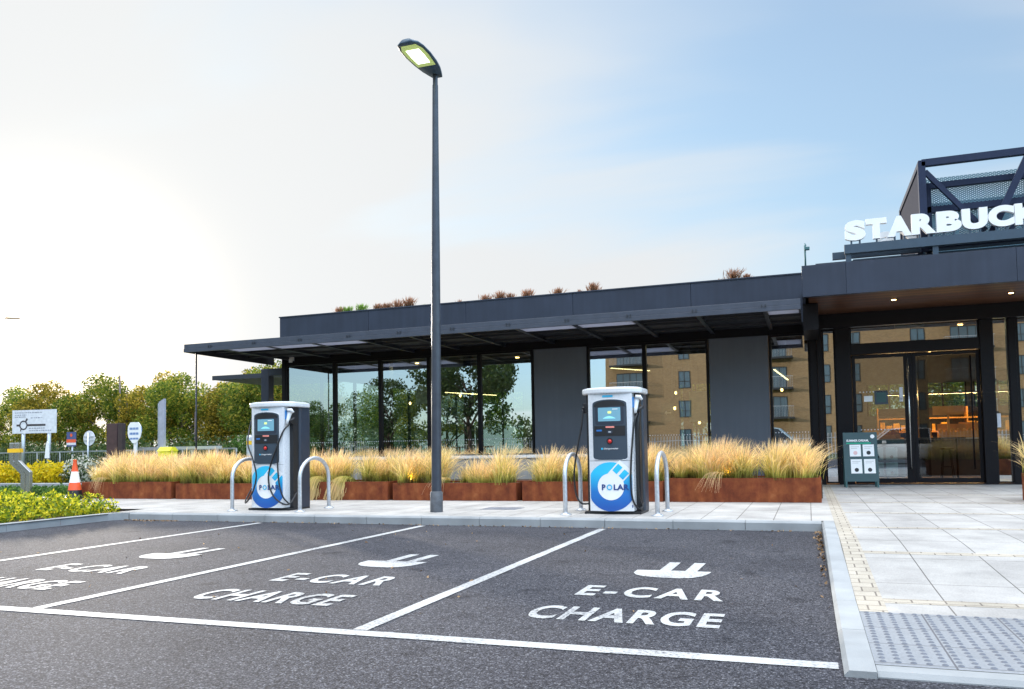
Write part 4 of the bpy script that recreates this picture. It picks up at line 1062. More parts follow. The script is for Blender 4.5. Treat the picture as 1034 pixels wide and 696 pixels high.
hang(second, True,
     [(-.45, -.13, 1.58), (-.44, -.20, 1.40), (-.36, -.33, 1.15), (-.22, -.38, .90), (-.14, -.39, .62), (-.20, -.38, .38), (-.32, -.36, .20), (-.44, -.30, .13), (-.49, -.2, .22), (-.42, -.05, .5)],
     [(.41, -.20, 1.50), (.34, -.28, 1.38), (.24, -.33, 1.1), (.12, -.36, .75), (.10, -.37, .50), (.18, -.36, .27), (.33, -.32, .13), (.42, -.22, .12), (.44, -.05, .3)],
     [(.25, -.31, 1.2), (.25, -.33, .9), (.28, -.33, .5), (.34, -.31, .25), (.41, -.24, .12)])
# the prototype's own cable on the left charger shows a pale scuffed side: leave as built

# ------------------------------------------------------------------ street lamp
t = lamp_root = thing('street_lamp', 'tall dark steel lamp post with flat lantern, standing on the pavement between the chargers', 'street lamp', (-5.44, 11.49, .12))
lamp_root.rotation_euler.y = .011
MB().lathe([(.098, 0), (.098, .30), (.082, .315), (.080, .32)], n=28).build('base_sleeve', M_plain('sleeve_grey', (.07, .075, .085), .6, var=.3, scale=12, bump=.2), t)
MB().lathe([(.078, .30), (.074, 2.2), (.066, 4.0), (.052, 5.6), (.045, 6.72)], n=28).build('pole', MT['polepaint'], t)
MB().lathe([(.040, 6.70), (.040, 6.93)], n=16).build('spigot', MT['polepaint'], t)
# lantern: flat tapered shell reaching out over the bays
def plan(w, y): return w, y
prof = [(-.10, .08), (.0, .115), (.14, .16), (.34, .195), (.60, .215), (.82, .205), (.94, .175), (1.0, .10)]
m = MB(); vs = []; ring = []
sec = []
for (d_, hw) in prof:
    z = 7.02 + 0.05 * d_; th = .09 * (1 - .45 * max(0, d_))
    row = [(-hw, z), (-hw * .96, z + th * .35), (-hw * .6, z + th * .9), (0, z + th), (hw * .6, z + th * .9), (hw * .96, z + th * .35), (hw, z), (hw * .93, z - .012), (-hw * .93, z - .012)]
    sec.append([(x, -d_, zz) for x, zz in row])
k = len(sec[0])
for s_ in sec: vs += s_
fs = [(i * k + j, (i + 1) * k + j, (i + 1) * k + (j + 1) % k, i * k + (j + 1) % k) for i in range(len(sec) - 1) for j in range(k)]
fs += [tuple(range(k)), tuple(range((len(sec) - 1) * k, len(sec) * k))[::-1]]
m._add([(x, y, z - .12) for x, y, z in vs], fs, 0, True)
hd = m.build('lantern', M_plain('lantern_shell', (.05, .09, .13), .4), t, bevel=0)
m = MB()
def zb(d_): return 7.02 + .05 * d_ - .12 - .012 - .004
def inpoly(pts, dz, name, mat, par):
    return MB()._add([(x, -d_, zb(d_) - dz) for x, d_ in pts], [tuple(range(len(pts)))]).build(name, mat, par)
l1 = inpoly([(-.15, .30), (.15, .30), (.178, .60), (.172, .80), (.12, .93), (-.12, .93), (-.172, .80), (-.178, .60)], .0, 'reflector_tray', MT['ledrim'], hd)
inpoly([(-.10, .40), (.10, .40), (.11, .60), (.105, .80), (-.105, .80), (-.11, .60)], .004, 'led_lens', MT['ledpanel'], hd)

# ------------------------------------------------------------------ the cafe building
F = 20.2
B = thing('cafe_building', 'single-storey dark slate cafe with glass shopfront and deep flat canopy', 'cafe building', (-7, F, .12))
def part(m, name, mat, parent=None, bevel=0, kind=None):
    """m is in world coordinates; stored relative to the building's base"""
    m.v = [(x + 7, y - F, z - .12) for x, y, z in m.v]
    o = m.build(name, mat, parent or B, bevel)
    if kind: o['kind'] = kind
    return o
# slab, ceiling, roof
part(MB().box(-14.5, 12, F - .02, 30.3, -.1, .135), 'floor_slab', MT['floorwood'])
part(MB().box(-14.45, 12, F + .05, 30.2, 3.95, 4.05), 'ceiling', MT['ceil'])
# parapet (fascia above the canopy)
m = MB()
ed = [-14.58, -11.6, -8.6, -5.6, -2.6, -.02]
for a, b in zip(ed[:-1], ed[1:]): m.box(a + .004, b - .004, F - .03, F + .05, 3.92, 5.05)
m.box(-14.58, -.02, F + .02, F + .25, 3.92, 5.04); m.box(-14.60, -.0, F - .05, F + .3, 5.051, 5.085)
m.box(-14.58, -14.4, F + .26, 30.3, 3.92, 5.04)
m.box(-14.58, 12, 30.1, 30.3, 3.92, 5.04)
part(m, 'parapet', MT['clad'], bevel=.003)
part(MB().box(-14.9, -14.585, F - .02, 24, 3.92, 4.1), 'parapet_step', MT['clad'])
part(MB().box(-14.4, 12, F + .26, 30.1, 4.7, 4.78), 'roof_deck', M_plain('sedum_mat', (.12, .09, .04), .95, var=.4, scale=5, bump=.5))
# header over the glazing
part(MB().box(-14.45, .62, F - .02, F + .12, 3.66, 3.94), 'header', MT['frame'])
# slate wall panels
for x0, x1, lab in ((-6.70, -5.27, None), (-2.21, -.83, None)):
    m = MB(); m.box(x0, x1, F - .015, F + .15, .12, 3.655); part(m, 'wall_panel', MT['cladpanel'], bevel=.004)
# window bays
def dots(x0, x1, z, y, name_parent):
    m = MB(); n = int((x1 - x0 - .12) / .065)
    for i in range(n):
        c = x0 + .06 + (i + .5) * (x1 - x0 - .12) / n
        vs = [(c + .014 * math.cos(2 * PI * k / 8), y, z + .014 * math.sin(2 * PI * k / 8)) for k in range(8)]
        m._add(vs, [tuple(range(8))[::-1]])
    part(m, 'manifestation_dots', MT['signgrey'], name_parent)
def window(x0, x1, z0=.15, z1=3.655, fr=.05, dt=True, glass='glass'):
    m = MB(); y0, y1 = F - .04, F + .08
    m.box(x0, x0 + fr, y0, y1, z0, z1); m.box(x1 - fr, x1, y0, y1, z0, z1)
    m.box(x0 + fr, x1 - fr, y0, y1, z0, z0 + fr); m.box(x0 + fr, x1 - fr, y0, y1, z1 - fr, z1)
    w = part(m, 'window', MT['frame'])
    part(MB().quad((x0 + fr, F + .02, z0 + fr), (x1 - fr, F + .02, z0 + fr), (x1 - fr, F + .02, z1 - fr), (x0 + fr, F + .02, z1 - fr)), 'pane', MT[glass], w)
    if dt: dots(x0, x1, 1.34, F + .012, w)
    return w
e = [-14.38, -12.73, -11.25, -9.74, -8.24, -6.72]
for a, b in zip(e[:-1], e[1:]): window(a, b)
for a, b in ((-5.25, -3.79), (-3.79, -2.23)): window(a, b)
window(-.81, .10)
# stainless/black corner columns by the entrance
part(MB().box(.10, .25, F - .10, F + .1, .12, 3.95).box(.255, .36, F - .16, F + .1, .12, 3.99), 'corner_column', MT['frame'])
window(.37, .64, .15, 3.97, .03, False)
window(3.82, 4.13, .15, 3.97, .03, False); window(4.27, 5.7, .15, 3.97, .05, False); window(5.75, 7.2, .15, 3.97, .05, False)
# entrance frame, transom light, leaves
m = MB()
m.box(.64, .97, F - .12, F + .14, .12, 4.0); m.box(3.58, 3.82, F - .12, F + .14, .12, 4.0); m.box(4.13, 4.27, F - .06, F + .1, .12, 4.0)
m.box(.97, 3.58, F - .10, F + .12, 3.08, 3.33); m.box(.97, 3.58, F - .10, F + .12, 3.92, 4.0)
part(m, 'entrance_frame', MT['frame'], bevel=.006)
tw = part(MB().box(.97, 1.0, F - .03, F + .03, 3.33, 3.92).box(3.55, 3.58, F - .03, F + .03, 3.33, 3.92), 'transom_window', MT['frame'])
part(MB().quad((1.0, F, 3.33), (3.55, F, 3.33), (3.55, F, 3.92), (1.0, F, 3.92)), 'pane', M_glass('transom_glass', (.4, .42, .42), .42), tw)
def leaf(x0, x1, y, z1=3.07, name='door_leaf'):
    m = MB(); s = .07
    m.box(x0, x0 + s, y - .025, y + .025, .15, z1); m.box(x1 - s, x1, y - .025, y + .025, .15, z1)
    m.box(x0 + s, x1 - s, y - .025, y + .025, .15, .26); m.box(x0 + s, x1 - s, y - .025, y + .025, z1 - .08, z1)
    d = part(m, name, MT['frame'], bevel=.003)
    part(MB().quad((x0 + s, y, .26), (x1 - s, y, .26), (x1 - s, y, z1 - .08), (x0 + s, y, z1 - .08)), 'pane', MT['glass2'], d)
    return d
dl = leaf(.99, 2.13, F + .0)
part(MB().tube([(2.14, F - .07, .45), (2.14, F - .07, 2.95)], .018, 10).tube([(2.14, F - .07, .6), (2.12, F - .02, .6)], .01, 6).tube([(2.14, F - .07, 2.8), (2.12, F - .02, 2.8)], .01, 6), 'door_handle', MT['stainless'], dl)
part(MB().box(2.135, 2.238, F + .03, F + .1, .15, 3.07), 'door_guide', MT['frame'], dl)
dots(1.05, 2.07, 2.22, F - .012, dl); dots(1.05, 2.07, 1.36, F - .012, dl)
part(MB().box(1.22, 1.40, F - .016, F - .012, 2.0, 2.13), 'notice', MT['white'], dl)
part(MB().box(1.48, 1.68, F - .016, F - .012, 1.98, 2.2), 'notice', MT['darkgreen'], dl)
part(MB().box(1.44, 1.72, F - .012, F - .008, 1.93, 2.24), 'notice_backing', MT['slate'], dl)
part(MB().box(1.955, 2.025, F - .034, F - .03, 1.98, 2.3), 'push_sign', MT['signgrey'], dl)
part(MB()._add([(v.x, F - .036, v.y) for v in fit_text('PUSH', 1.965, 2.015, 2.02, 2.06)[0]], fit_text('PUSH', 0, 1, 0, 1)[1]), 'lettering', MT['black'], dl)
# poster behind the leaf, four cards
po = part(MB().box(1.30, 2.02, F + .03, F + .035, .28, 1.12), 'poster', MT['darkgreen'], dl)
for (a, b, c, d_) in ((1.34, 1.58, .72, 1.0), (1.63, 1.87, .72, 1.0), (1.34, 1.58, .36, .67), (1.63, 1.87, .36, .67)):
    cd = part(MB().box(a, b, F + .024, F + .028, c - .05, d_ - .05), 'poster_card', M_plain('pale_blue_card', (.5, .68, .68), .5), po)
    vs = [((a + b) / 2 + .035 * math.cos(2 * PI * k / 16), F + .022, c + .02 + .035 * math.sin(2 * PI * k / 16)) for k in range(16)]
    part(MB()._add(vs, [tuple(range(16))[::-1]]), 'card_mark', MT['black'], cd)
MT['doorclear'] = M_glass('clear_door_glass', (.62, .66, .62), .03)
dr = leaf(2.243, 3.577, F + .06)
for c_ in dr.children:
    if c_.name.startswith('pane'): c_.data.materials[0] = MT['doorclear']
part(MB().tube([(3.40, F + .03, .45), (3.40, F + .03, 2.95)], .016, 10), 'door_handle', MT['frame'], dr)
part(MB().box(3.85, 3.92, F - .06, F - .045, 1.35, 1.65), 'door_access_plate', MT['signgrey'])
# threshold
part(MB().box(.66, 7.2, F - .14, F - .02, .121, .145), 'threshold', MT['frame'])
# grey side reveal between the last shop window and the entrance soffit
# ---- main canopy
Yc = 16.80
cn_ = part(MB().box(-15.08, -.06, Yc, Yc + .06, 3.80, 3.91).box(-15.08, -.06, Yc - .02, Yc + .04, 3.70, 3.796), 'canopy_fascia', M_plain('canopy_edge', (.045, .053, .075), .4, var=.12), bevel=.004)
m = MB(); m.box(-15.06, -.06, 17.97, F - .03, 3.86, 3.90)
bays = sorted(((-6.10, -4.86), (-4.74, -3.52), (-.70, -.10), (-12.85, -11.62), (-14.2, -12.97), (-11.5, -10.26)))
last = -15.06
for a, b in bays: m.box(last, a, Yc + .06, 17.97, 3.86, 3.90); last = b
m.box(last, -.06, Yc + .06, 17.97, 3.86, 3.90)
m.box(-15.08, -15.02, Yc + .06, F + .3, 3.70, 3.905)
part(m, 'canopy_deck', MT['canopyunder'])
bx = [-.75 - 1.35 * k for k in range(11)]
for x in bx:
    b_ = part(MB().box(x - .045, x + .045, Yc + .06, F - .03, 3.775, 3.858), 'canopy_beam', MT['canopy'])
    part(MB().box(x - .05, x - .02, Yc - .035, Yc - .021, 3.78, 3.84).box(x + .02, x + .05, Yc - .035, Yc - .021, 3.78, 3.84), 'fascia_bolt', MT['canopy'], b_)
m = MB()
for y in (17.9, 18.35, 19.3): m.box(-15.02, -.06, y, y + .07, 3.80, 3.856)
part(m, 'canopy_purlin', MT['canopyunder'])
for a, b in bays:
    part(MB().box(a, b, 16.93, 17.88, 3.79, 3.82), 'canopy_light_panel', MT['diffpanel'])
part(MB().tube([(-14.95, 17.1, .12), (-14.95, 17.1, 3.70)], .022, 12).lathe([(.07, 0), (.07, .012)], (-14.95, 17.1, .12), 16), 'canopy_post', MT['canopy'])
part(MB().box(-14.2, -14.08, F - .1, F - .03, 3.75, 3.86).box(-14.19, -14.15, F - .14, F - .1, 3.70, 3.80).box(-14.13, -14.09, F - .14, F - .1, 3.70, 3.80), 'security_camera', MT['white'])
# corner posts and side glazing (left flank, seen through)
part(MB().box(-14.5, -14.38, F - .05, F + .12, .12, 3.95), 'corner_post', MT['frame'])
yy = [F + .12, 22.2, 24.2, 26.2, 28.2, 30.1]
for a, b in zip(yy[:-1], yy[1:]):
    m = MB(); m.box(-14.5, -14.4, b - .06, b, .12, 3.6).box(-14.5, -14.4, a, b - .06, .12, .2).box(-14.5, -14.4, a, b - .06, 3.4, 3.95)
    w = part(m, 'side_window', MT['frame'])
    part(MB().quad((-14.45, a, .2), (-14.45, b - .06, .2), (-14.45, b - .06, 3.4), (-14.45, a, 3.4)), 'pane', MT['glassback'], w)
# rear wall with windows
rw = [(-14.2, -12.4), (-12.2, -10.4), (-4.4, -3.2), (1.9, 3.3), (3.5, 4.9), (5.1, 6.5)]
m = MB(); last = -14.4
for a, b in rw:
    m.box(last, a, 30.0, 30.15, .12, 3.95); m.box(a, b, 30.0, 30.15, .12, .9 if b < 1 else 1.95); m.box(a, b, 30.0, 30.15, 3.3 if b < 1 else 3.0, 3.95); last = b
m.box(last, 12, 30.0, 30.15, .12, 3.95)
part(m, 'rear_wall', MT['inwall'])
for a, b in rw:
    z0 = .9 if b < 1 else 1.95; z1_ = 3.3 if b < 1 else 3.0
    w = part(MB().box(a, a + .05, 30.03, 30.1, z0, z1_).box(b - .05, b, 30.03, 30.1, z0, z1_).box((a + b) / 2 - .025, (a + b) / 2 + .025, 30.03, 30.1, z0, z1_), 'rear_window', MT['frame'])
    part(MB().quad((a + .05, 30.06, z0), (b - .05, 30.06, z0), (b - .05, 30.06, z1_), (a + .05, 30.06, z1_)), 'pane', MT['glassback'], w)
part(MB().box(11.9, 12, F + .1, 30, .12, 3.95), 'end_wall', MT['inwall'])
# partition between seating and kitchen
part(MB().box(-6.2, -6.08, 24.5, 30, .14, 3.94).box(-6.2, -4.7, 24.5, 24.62, .14, 3.94), 'partition', M_plain('dark_partition', (.06, .06, .06), .7))
part(MB().box(-.6, -.5, 23.5, 30, .14, 3.94), 'partition', M_plain('dark_partition_two', (.04, .04, .045), .7))
# inner columns
for x, y in ((-12.6, 23.0), (-9.8, 23.0), (-7.4, 23.2), (-3.2, 23.4), (2.9, 24.0)):
    part(MB().box(x - .12, x + .12, y, y + .24, .14, 3.94), 'inner_column', MT['frame'])
# dark portal frame and small rear canopy beyond the left end
part(MB().box(-15.27, -15.0, F, F + .25, .12, 3.57).box(-15.0, -14.505, F, F + .25, 3.36, 3.57).box(-15.0, -14.505, F, F + .2, 2.50, 2.60), 'portal_frame', MT['clad'], bevel=.005)
part(MB().box(-19.2, -14.55, 22.8, 25.8, 3.62, 3.72).box(-19.22, -14.55, 22.76, 22.8, 3.60, 3.75), 'rear_canopy', MT['canopy'])
part(MB().box(-19.15, -14.6, 22.82, 25.7, 3.604, 3.618), 'rear_canopy_soffit', MT['diffpanel'])

# ---- entrance canopy box
Ye, Zs = 17.2, 4.0
ed = [-.02, .8, 3.72, 6.6]
m = MB()
for a, b in zip(ed[:-1], ed[1:]): m.box(a + .003, b - .003, Ye, Ye + .05, Zs, 4.63)
m.box(-.017, 6.6, Ye + .02, Ye + .2, Zs + .01, 4.62)
m.box(-.02, .04, Ye + .05, F + .1, Zs - .0, 4.63); m.box(.04, 6.6, Ye + .05, F + .1, 4.55, 4.61)
part(m, 'entrance_fascia', MT['clad'], bevel=.003)
part(MB().box(.25, 6.6, Ye + .25, F + .4, 4.612, 4.70), 'entrance_upstand', MT['clad'])
part(MB().box(.10, 6.6, Ye + .2, F + .0, Zs + .02, Zs + .06), 'entrance_soffit', MT['soffitwood'])
part(MB().box(.0, 6.6, F - .3, F - .105, 3.70, Zs + .015).box(-.02, .28, Ye + .9, F - .3, 3.45, Zs - .002), 'soffit_trim', MT['frame'])
for x, y in ((1.75, 18.4), (3.9, 18.6)):
    dlt = part(MB().lathe([(.07, 0), (.07, .012)], (x, y, Zs + .006), 20), 'downlight', MT['black'])
    part(MB().lathe([(.045, -.003), (.045, .004)], (x, y, Zs + .003), 16), 'downlight_lens', MT['warm'], dlt)
# grille piece at transom (air curtain seen through)
part(MB().box(1.95, 2.55, F + .25, F + .5, 3.68, 3.86), 'air_curtain', M_plain('pale_green_unit', (.3, .4, .36), .6))
# small lamp on the roof at the step
t = thing('roof_lamp', 'thin green-grey lamp on a short pole where the roof steps up', 'roof lamp', (.06, 17.6, 4.63))
MB().tube([(0, 0, 0), (0, 0, .5)], .018, 8).lathe([(.03, 0), (.03, .02)], n=12).build('pole', M_plain('green_grey', (.04, .12, .12), .5), t)
MB().bbox(-.01, .09, -.05, .05, .40, .46, .012).tube([(0, 0, .44), (.02, 0, .50), (0, 0, .54)], .012, 6).build('lamp_head', M_plain('green_grey_head', (.04, .12, .13), .5), t)

# ---- steel cage on the entrance roof
CG = thing('roof_cage', 'dark blue-grey steel cage with expanded metal panels above the entrance', 'steel cage', (2.18, 17.4, 4.74))
def cg(m, name, mat, parent=None):
    m.v = [(x - 2.18, y - 17.4, z - 4.74) for x, y, z in m.v]; return m.build(name, mat, parent or CG)
st = M_plain('cage_steel', (.016, .024, .055), .5, var=.1, spec=.2)
x0, x1, xm, y0, y1 = 2.24, 6.0, 4.05, 17.45, 20.9
for nm, p, q, w in (('top_rail', (x0, y0, 6.48), (x1, y0, 6.48), .13), ('mid_rail', (x0, y0 + .3, 6.10), (x1, y0 + .3, 6.10), .11), ('low_rail', (x0, y0 + .3, 5.62), (x1, y0 + .3, 5.62), .12), ('base_rail', (x0, y0, 4.85), (x1, y0, 4.85), .1),
                    ('side_rail', (x0, y0, 6.50), (x0, y1, 6.50), .10), ('side_rail', (x0, y0, 4.9), (x0, y1, 4.9), .10), ('rear_rail', (x0, y1, 6.5), (x1, y1, 6.5), .12), ('rear_rail', (x0, y1, 5.4), (x1, y1, 5.4), .12),
                    ('corner_upright', (x0, y0, 4.74), (x0, y0, 6.5), .13), ('inner_upright', (x0 + .12, y0 + .3, 4.74), (x0 + .12, y0 + .3, 6.15), .12), ('corner_upright', (x0, y1, 4.74), (x0, y1, 6.5), .12),
                    ('brace', (x0 + .06, y0 + .02, 6.32), (x0 + 1.05, y0 + .02, 5.05), .09), ('brace', (xm, y0 + .01, 6.42), (x0 + 1.15, y0 + .01, 5.0), .12), ('brace', (xm + .25, y0 + .35, 6.2), (x0 + 1.5, y0 + .35, 5.0), .08)):
    cg(MB().bar(p, q, w), nm, st)
# notched edges of the mesh (teeth) along the rails
cg(MB().quad((x0, y0 + .4, 4.9), (x1, y0 + .4, 4.9), (x1, y0 + .4, 6.28), (x0, y0 + .4, 6.28)), 'mesh_panel', MT['mesh'])
cg(MB().quad((x0, y1 - .1, 4.9), (x1, y1 - .1, 4.9), (x1, y1 - .1, 6.3), (x0, y1 - .1, 6.3)), 'mesh_panel', MT['mesh'])
cg(MB().box(x0 - .03, x0 - .01, y0 + .1, y1 - .05, 4.9, 6.42), 'side_panel', M_plain('lilac_grey_sheet', (.024, .028, .05), .7, var=.05, spec=.1))

# ---- letters over the entrance
SG = thing('shop_sign', 'white block capitals standing on a dark beam above the entrance, facing the car park', 'shop sign', (.8, 17.28, 4.74))
def sg(m, name, mat, parent=None):
    m.v = [(x - .8, y - 17.28, z - 4.74) for x, y, z in m.v]; return m.build(name, mat, parent or SG)
beam = M_plain('sign_beam_blue_grey', (.03, .055, .085), .45, var=.08)
sg(MB().box(.79, 6.4, 17.20, 17.36, 4.80, 4.975), 'sign_beam', beam, None)
sg(MB().box(.58, 6.4, 17.62, 17.72, 4.79, 4.93), 'rear_beam', beam)
for x in (.86, 2.4, 4.0, 5.6): sg(MB().box(x - .05, x + .05, 17.24, 17.33, 4.62, 4.80), 'sign_support', beam)
word = 'STARBUCKS'; x = .81; wl = {'S': .39, 'T': .385, 'A': .435, 'R': .435, 'B': .435, 'U': .44, 'C': .44, 'K': .45}
for i, ch in enumerate(word):
    w = wl[ch] - .01
    vs, fs = fit_text(ch, x, x + w, 5.05, 5.45, bold=.07, depth=.045)
    L_ = sg(MB()._add([(v.x, 17.28 - v.z, v.y) for v in vs], fs), 'letter', MT['white'])
    for q in ((.3, .7) if ch not in 'TP' else (.5,)): sg(MB().box(x + w * q - .017, x + w * q + .017, 17.255, 17.295, 4.975, 5.06), 'letter_stud', beam, L_)
    x += wl[ch] - .005
SR = thing('shop_sign', 'second row of white block capitals seen from behind, under and between the front letters', 'shop sign', (.8, 18.35, 4.74))
m = MB().box(1.0, 6.6, 18.30, 18.40, 4.78, 4.9); m.v = [(a - .8, b - 18.35, c - 4.74) for a, b, c in m.v]; m.build('sign_beam', beam, SR)
x = 5.2
for ch in word:
    w = wl[ch] - .01
    vs, fs = fit_text(ch, x, x - w, 5.0, 5.42, bold=.07, depth=.045)
    m = MB()._add([(v.x - .8, -v.z, v.y - 4.74) for v in vs], [f[::-1] for f in fs]); m.build('letter', MT['white'], SR)
    x -= wl[ch] - .005

# ---- roof plants
def roof_plant(x, lab, kind, sc=1.0, n=90):
    V, U = grass_blades([(x, F + .32, 5.03, sc, 0)], n / sc, .16, .34, spread=.07, w0=.006)
    o = quads('roof_grass_tuft', V, MT['drygrass'] if kind == 'dry' else MT['feather_green'], uv=U)
    tag(o, lab, 'roof plant', 'grasses growing along the roof edge')
MT['feather_green'] = M_grass('green_roof_grass', [(0, (.05, .1, .02)), (1, (.22, .36, .06))], .45)
for x, lab, kd, sc in ((-12.75, 'brown grass tuft on the roof edge, first from the far end', 'dry', .9), (-12.5, 'green sprig on the roof edge beside the first brown tuft', 'green', .9), (-12.05, 'taller green sprig on the roof edge, second of the green ones', 'green', 1.0),
                   (-11.5, 'brown grass tuft starting the long clump on the roof edge', 'dry', .9), (-11.2, 'pinkish brown tuft, second in the long roof clump', 'dry', .9), (-10.85, 'brown tuft, third in the long roof clump', 'dry', 1.1), (-10.5, 'tall brown tuft ending the long roof clump', 'dry', 1.25),
                   (-10.05, 'single thin green stalk on the roof edge', 'green', .5), (-8.95, 'small brown tuft on the roof just right of the lamp post', 'dry', .6), (-8.15, 'brown tuft opening the middle roof clump', 'dry', .9), (-7.75, 'bushy brown tuft in the middle roof clump', 'dry', 1.1), (-7.45, 'brown tuft closing the middle roof clump', 'dry', .8),
                   (-6.95, 'upright brown tuft with green leaves at its foot on the roof', 'dry', 1.0), (-6.1, 'lone upright brown tuft on the roof above the wide slate panel', 'dry', .9), (-5.5, 'faint small brown tuft on the roof edge', 'dry', .6), (-5.15, 'lone dense brown tuft above the middle window', 'dry', 1.1),
                   (-1.95, 'sparse brown stems left of the big right-hand roof tuft', 'dry', .5), (-1.62, 'dense orange-brown tuft on the roof near the entrance', 'dry', 1.25), (-1.3, 'sparse brown stems right of the big right-hand roof tuft', 'dry', .7), (-.25, 'tiny green sprig at the right end of the low roof', 'green', .35)):
    roof_plant(x, lab, kd, sc, 60 if sc < .7 else 170)

# ------------------------------------------------------------------ inside the cafe
def pendant(x, y, z, lab):
    t = thing('pendant_lamp', lab, 'pendant lamp', (x, y, z), group='bare bulb pendant lamps inside the cafe')
    MB().tube([(0, 0, .07), (0, 0, 3.94 - z)], .006, 6).build('flex', MT['black'], t)
    MB().lathe([(.018, 0), (.022, .05), (.015, .08)], n=10).build('lamp_holder', MT['black'], t)
    MB().lathe([(.008, -.085), (.026, -.07), (.034, -.04), (.026, -.01), (.015, .0)], n=14).build('bulb', MT['warm'], t)
for x, y, z, lab in ((-3.35, 22.3, 2.55, 'upper of two amber bulbs hanging behind the middle window'), (-3.28, 21.6, 2.1, 'lower amber bulb hanging behind the middle window'), (-2.85, 23.2, 1.75, 'lowest amber bulb near the slate panel behind the middle window'),
                     (-11.4, 22.3, 2.55, 'amber bulb hanging behind the second window from the far end'), (-9.6, 22.0, 2.7, 'amber bulb hanging close beside the lamp post'), (-.6, 22.0, 2.5, 'amber bulb hanging behind the narrow window beside the entrance'), (2.9, 22.5, 3.35, 'small bulb hanging high inside, behind the right door leaf')):
    pendant(x, y, z, lab)
for (p, q, lab) in (((-9.8, 21.4, 2.75), (-9.0, 23.4, 2.75), 'slim glowing linear light behind the fourth window, by the lamp post'), ((-4.9, 21.3, 3.2), (-4.1, 22.6, 3.2), 'slim glowing linear light behind the middle window'), ((-.75, 21.2, 2.95), (-.45, 22.2, 2.75), 'short glowing linear light behind the narrow window beside the entrance')):
    t = thing('linear_light', lab, 'linear light', p)
    q = Vector(q) - Vector(p)
    MB().bar((0, 0, 0), q, .05, .03).build('housing', MT['black'], t)
    MB().bar((0, 0, -.025), q + Vector((0, 0, -.025)), .035, .016).build('light_strip', MT['warmbar'], t)
    MB().tube([(0, 0, .01), (0, 0, 3.94 - p[2])], .004, 5).tube([tuple(q), (q.x, q.y, 3.94 - p[2])], .004, 5).build('suspension_wire', MT['black'], t)
def wall_sign(x, y, z, lab):
    t = thing('hanging_sign', lab, 'hanging sign', (x, y, z), group='dark green arrow signs inside the cafe')
    MB().box(-.17, .17, -.012, .012, -.25, .25).build('board', MT['darkgreen'], t)
    MB()._add([(a, -.0135, b) for a, b in ((-.09, .0), (-.02, .06), (-.02, .02), (.09, .02), (.09, -.02), (-.02, -.02), (-.02, -.06))], [tuple(range(7))[::-1]]).build('arrow', MT['white'], t)
    MB().tube([(-.1, 0, .25), (-.1, 0, 3.94 - z)], .004, 5).tube([(.1, 0, .25), (.1, 0, 3.94 - z)], .004, 5).build('suspension_wire', MT['black'], t)
for x, y, z, lab in ((-9.7, 21.6, 2.05, 'dark green arrow sign inside, beside the lamp post'), (-7.55, 21.2, 1.95, 'dark green arrow sign inside, behind the fifth window'), (-3.5, 21.8, 1.95, 'dark green arrow sign inside, behind the middle window')): wall_sign(x, y, z, lab)
o = MB().box(-11.05, -10.45, 22.0, 22.03, 2.45, 3.05).build('menu_board', MT['white']); tag(o, 'bright white square board inside the third window', 'board')
o = MB().box(-2.95, -2.45, 21.9, 21.93, 1.7, 2.5).build('menu_board', M_plain('pale_green_board', (.35, .5, .4), .6)); tag(o, 'pale green board standing inside the middle window', 'board')
# counter, display, tables and stools
t = thing('service_counter', 'long dark service counter seen through the clear right door leaf', 'counter', (.2, 24.6, .14))
MB().box(0, 5.5, 0, .7, 0, .98).build('counter_body', M_plain('dark_timber', (.04, .03, .028), .6), t)
MB().box(-.03, 5.53, -.04, .74, .982, 1.02).build('counter_top', M_plain('pale_stone_top', (.35, .33, .3), .3), t)
for k, (x, y, w, h, z, lab) in enumerate(((2.75, 24.9, .42, .5, 1.16, 'small tall orange crate on the counter, nearest the centre door post'), (3.35, 24.8, .7, .38, 1.16, 'wide orange wooden crate on the counter seen through the clear right door leaf'), (1.5, 24.9, .9, .28, 1.16, 'long orange wooden tray on the counter behind the closed door leaf'), (3.9, 25.0, .8, .42, 1.16, 'orange wooden crate at the far end of the counter'))):
    t = thing('wooden_crate', lab, 'crate', (x, y, z), group='orange wooden crates on the counter')
    MB().box(0, w, 0, .02, 0, h * .45).box(0, w, .38, .4, 0, h * .45).box(0, .02, .02, .38, 0, h * .45).box(w - .02, w, .02, .38, 0, h * .45).box(.02, w - .02, .02, .38, 0, .02).build('slat_box', MT['inwood'], t)
    MB().box(.0, w, .3, .32, h * .5, h).box(.02, .05, .32, .36, 0, h).box(w - .05, w - .02, .32, .36, 0, h).build('back_rail', MT['inwood'], t)
    m = MB()
    for q in range(5): m.lathe([(.03, 0), (.05, .04), (.045, .09), (.01, .12)], (w * (q + .5) / 5, .18, .02 + h * .3), 10)
    m.build('baked_goods', M_plain('golden_crust', (.5, .24, .05), .6, var=.3), t)
o = MB().box(3.2, 3.95, 24.72, 24.74, 1.78, 2.02).box(3.55, 3.6, 24.74, 24.78, 1.16, 2.0).build('counter_sign', MT['inwood']); tag(o, 'orange board on a short post above the counter crates', 'board')
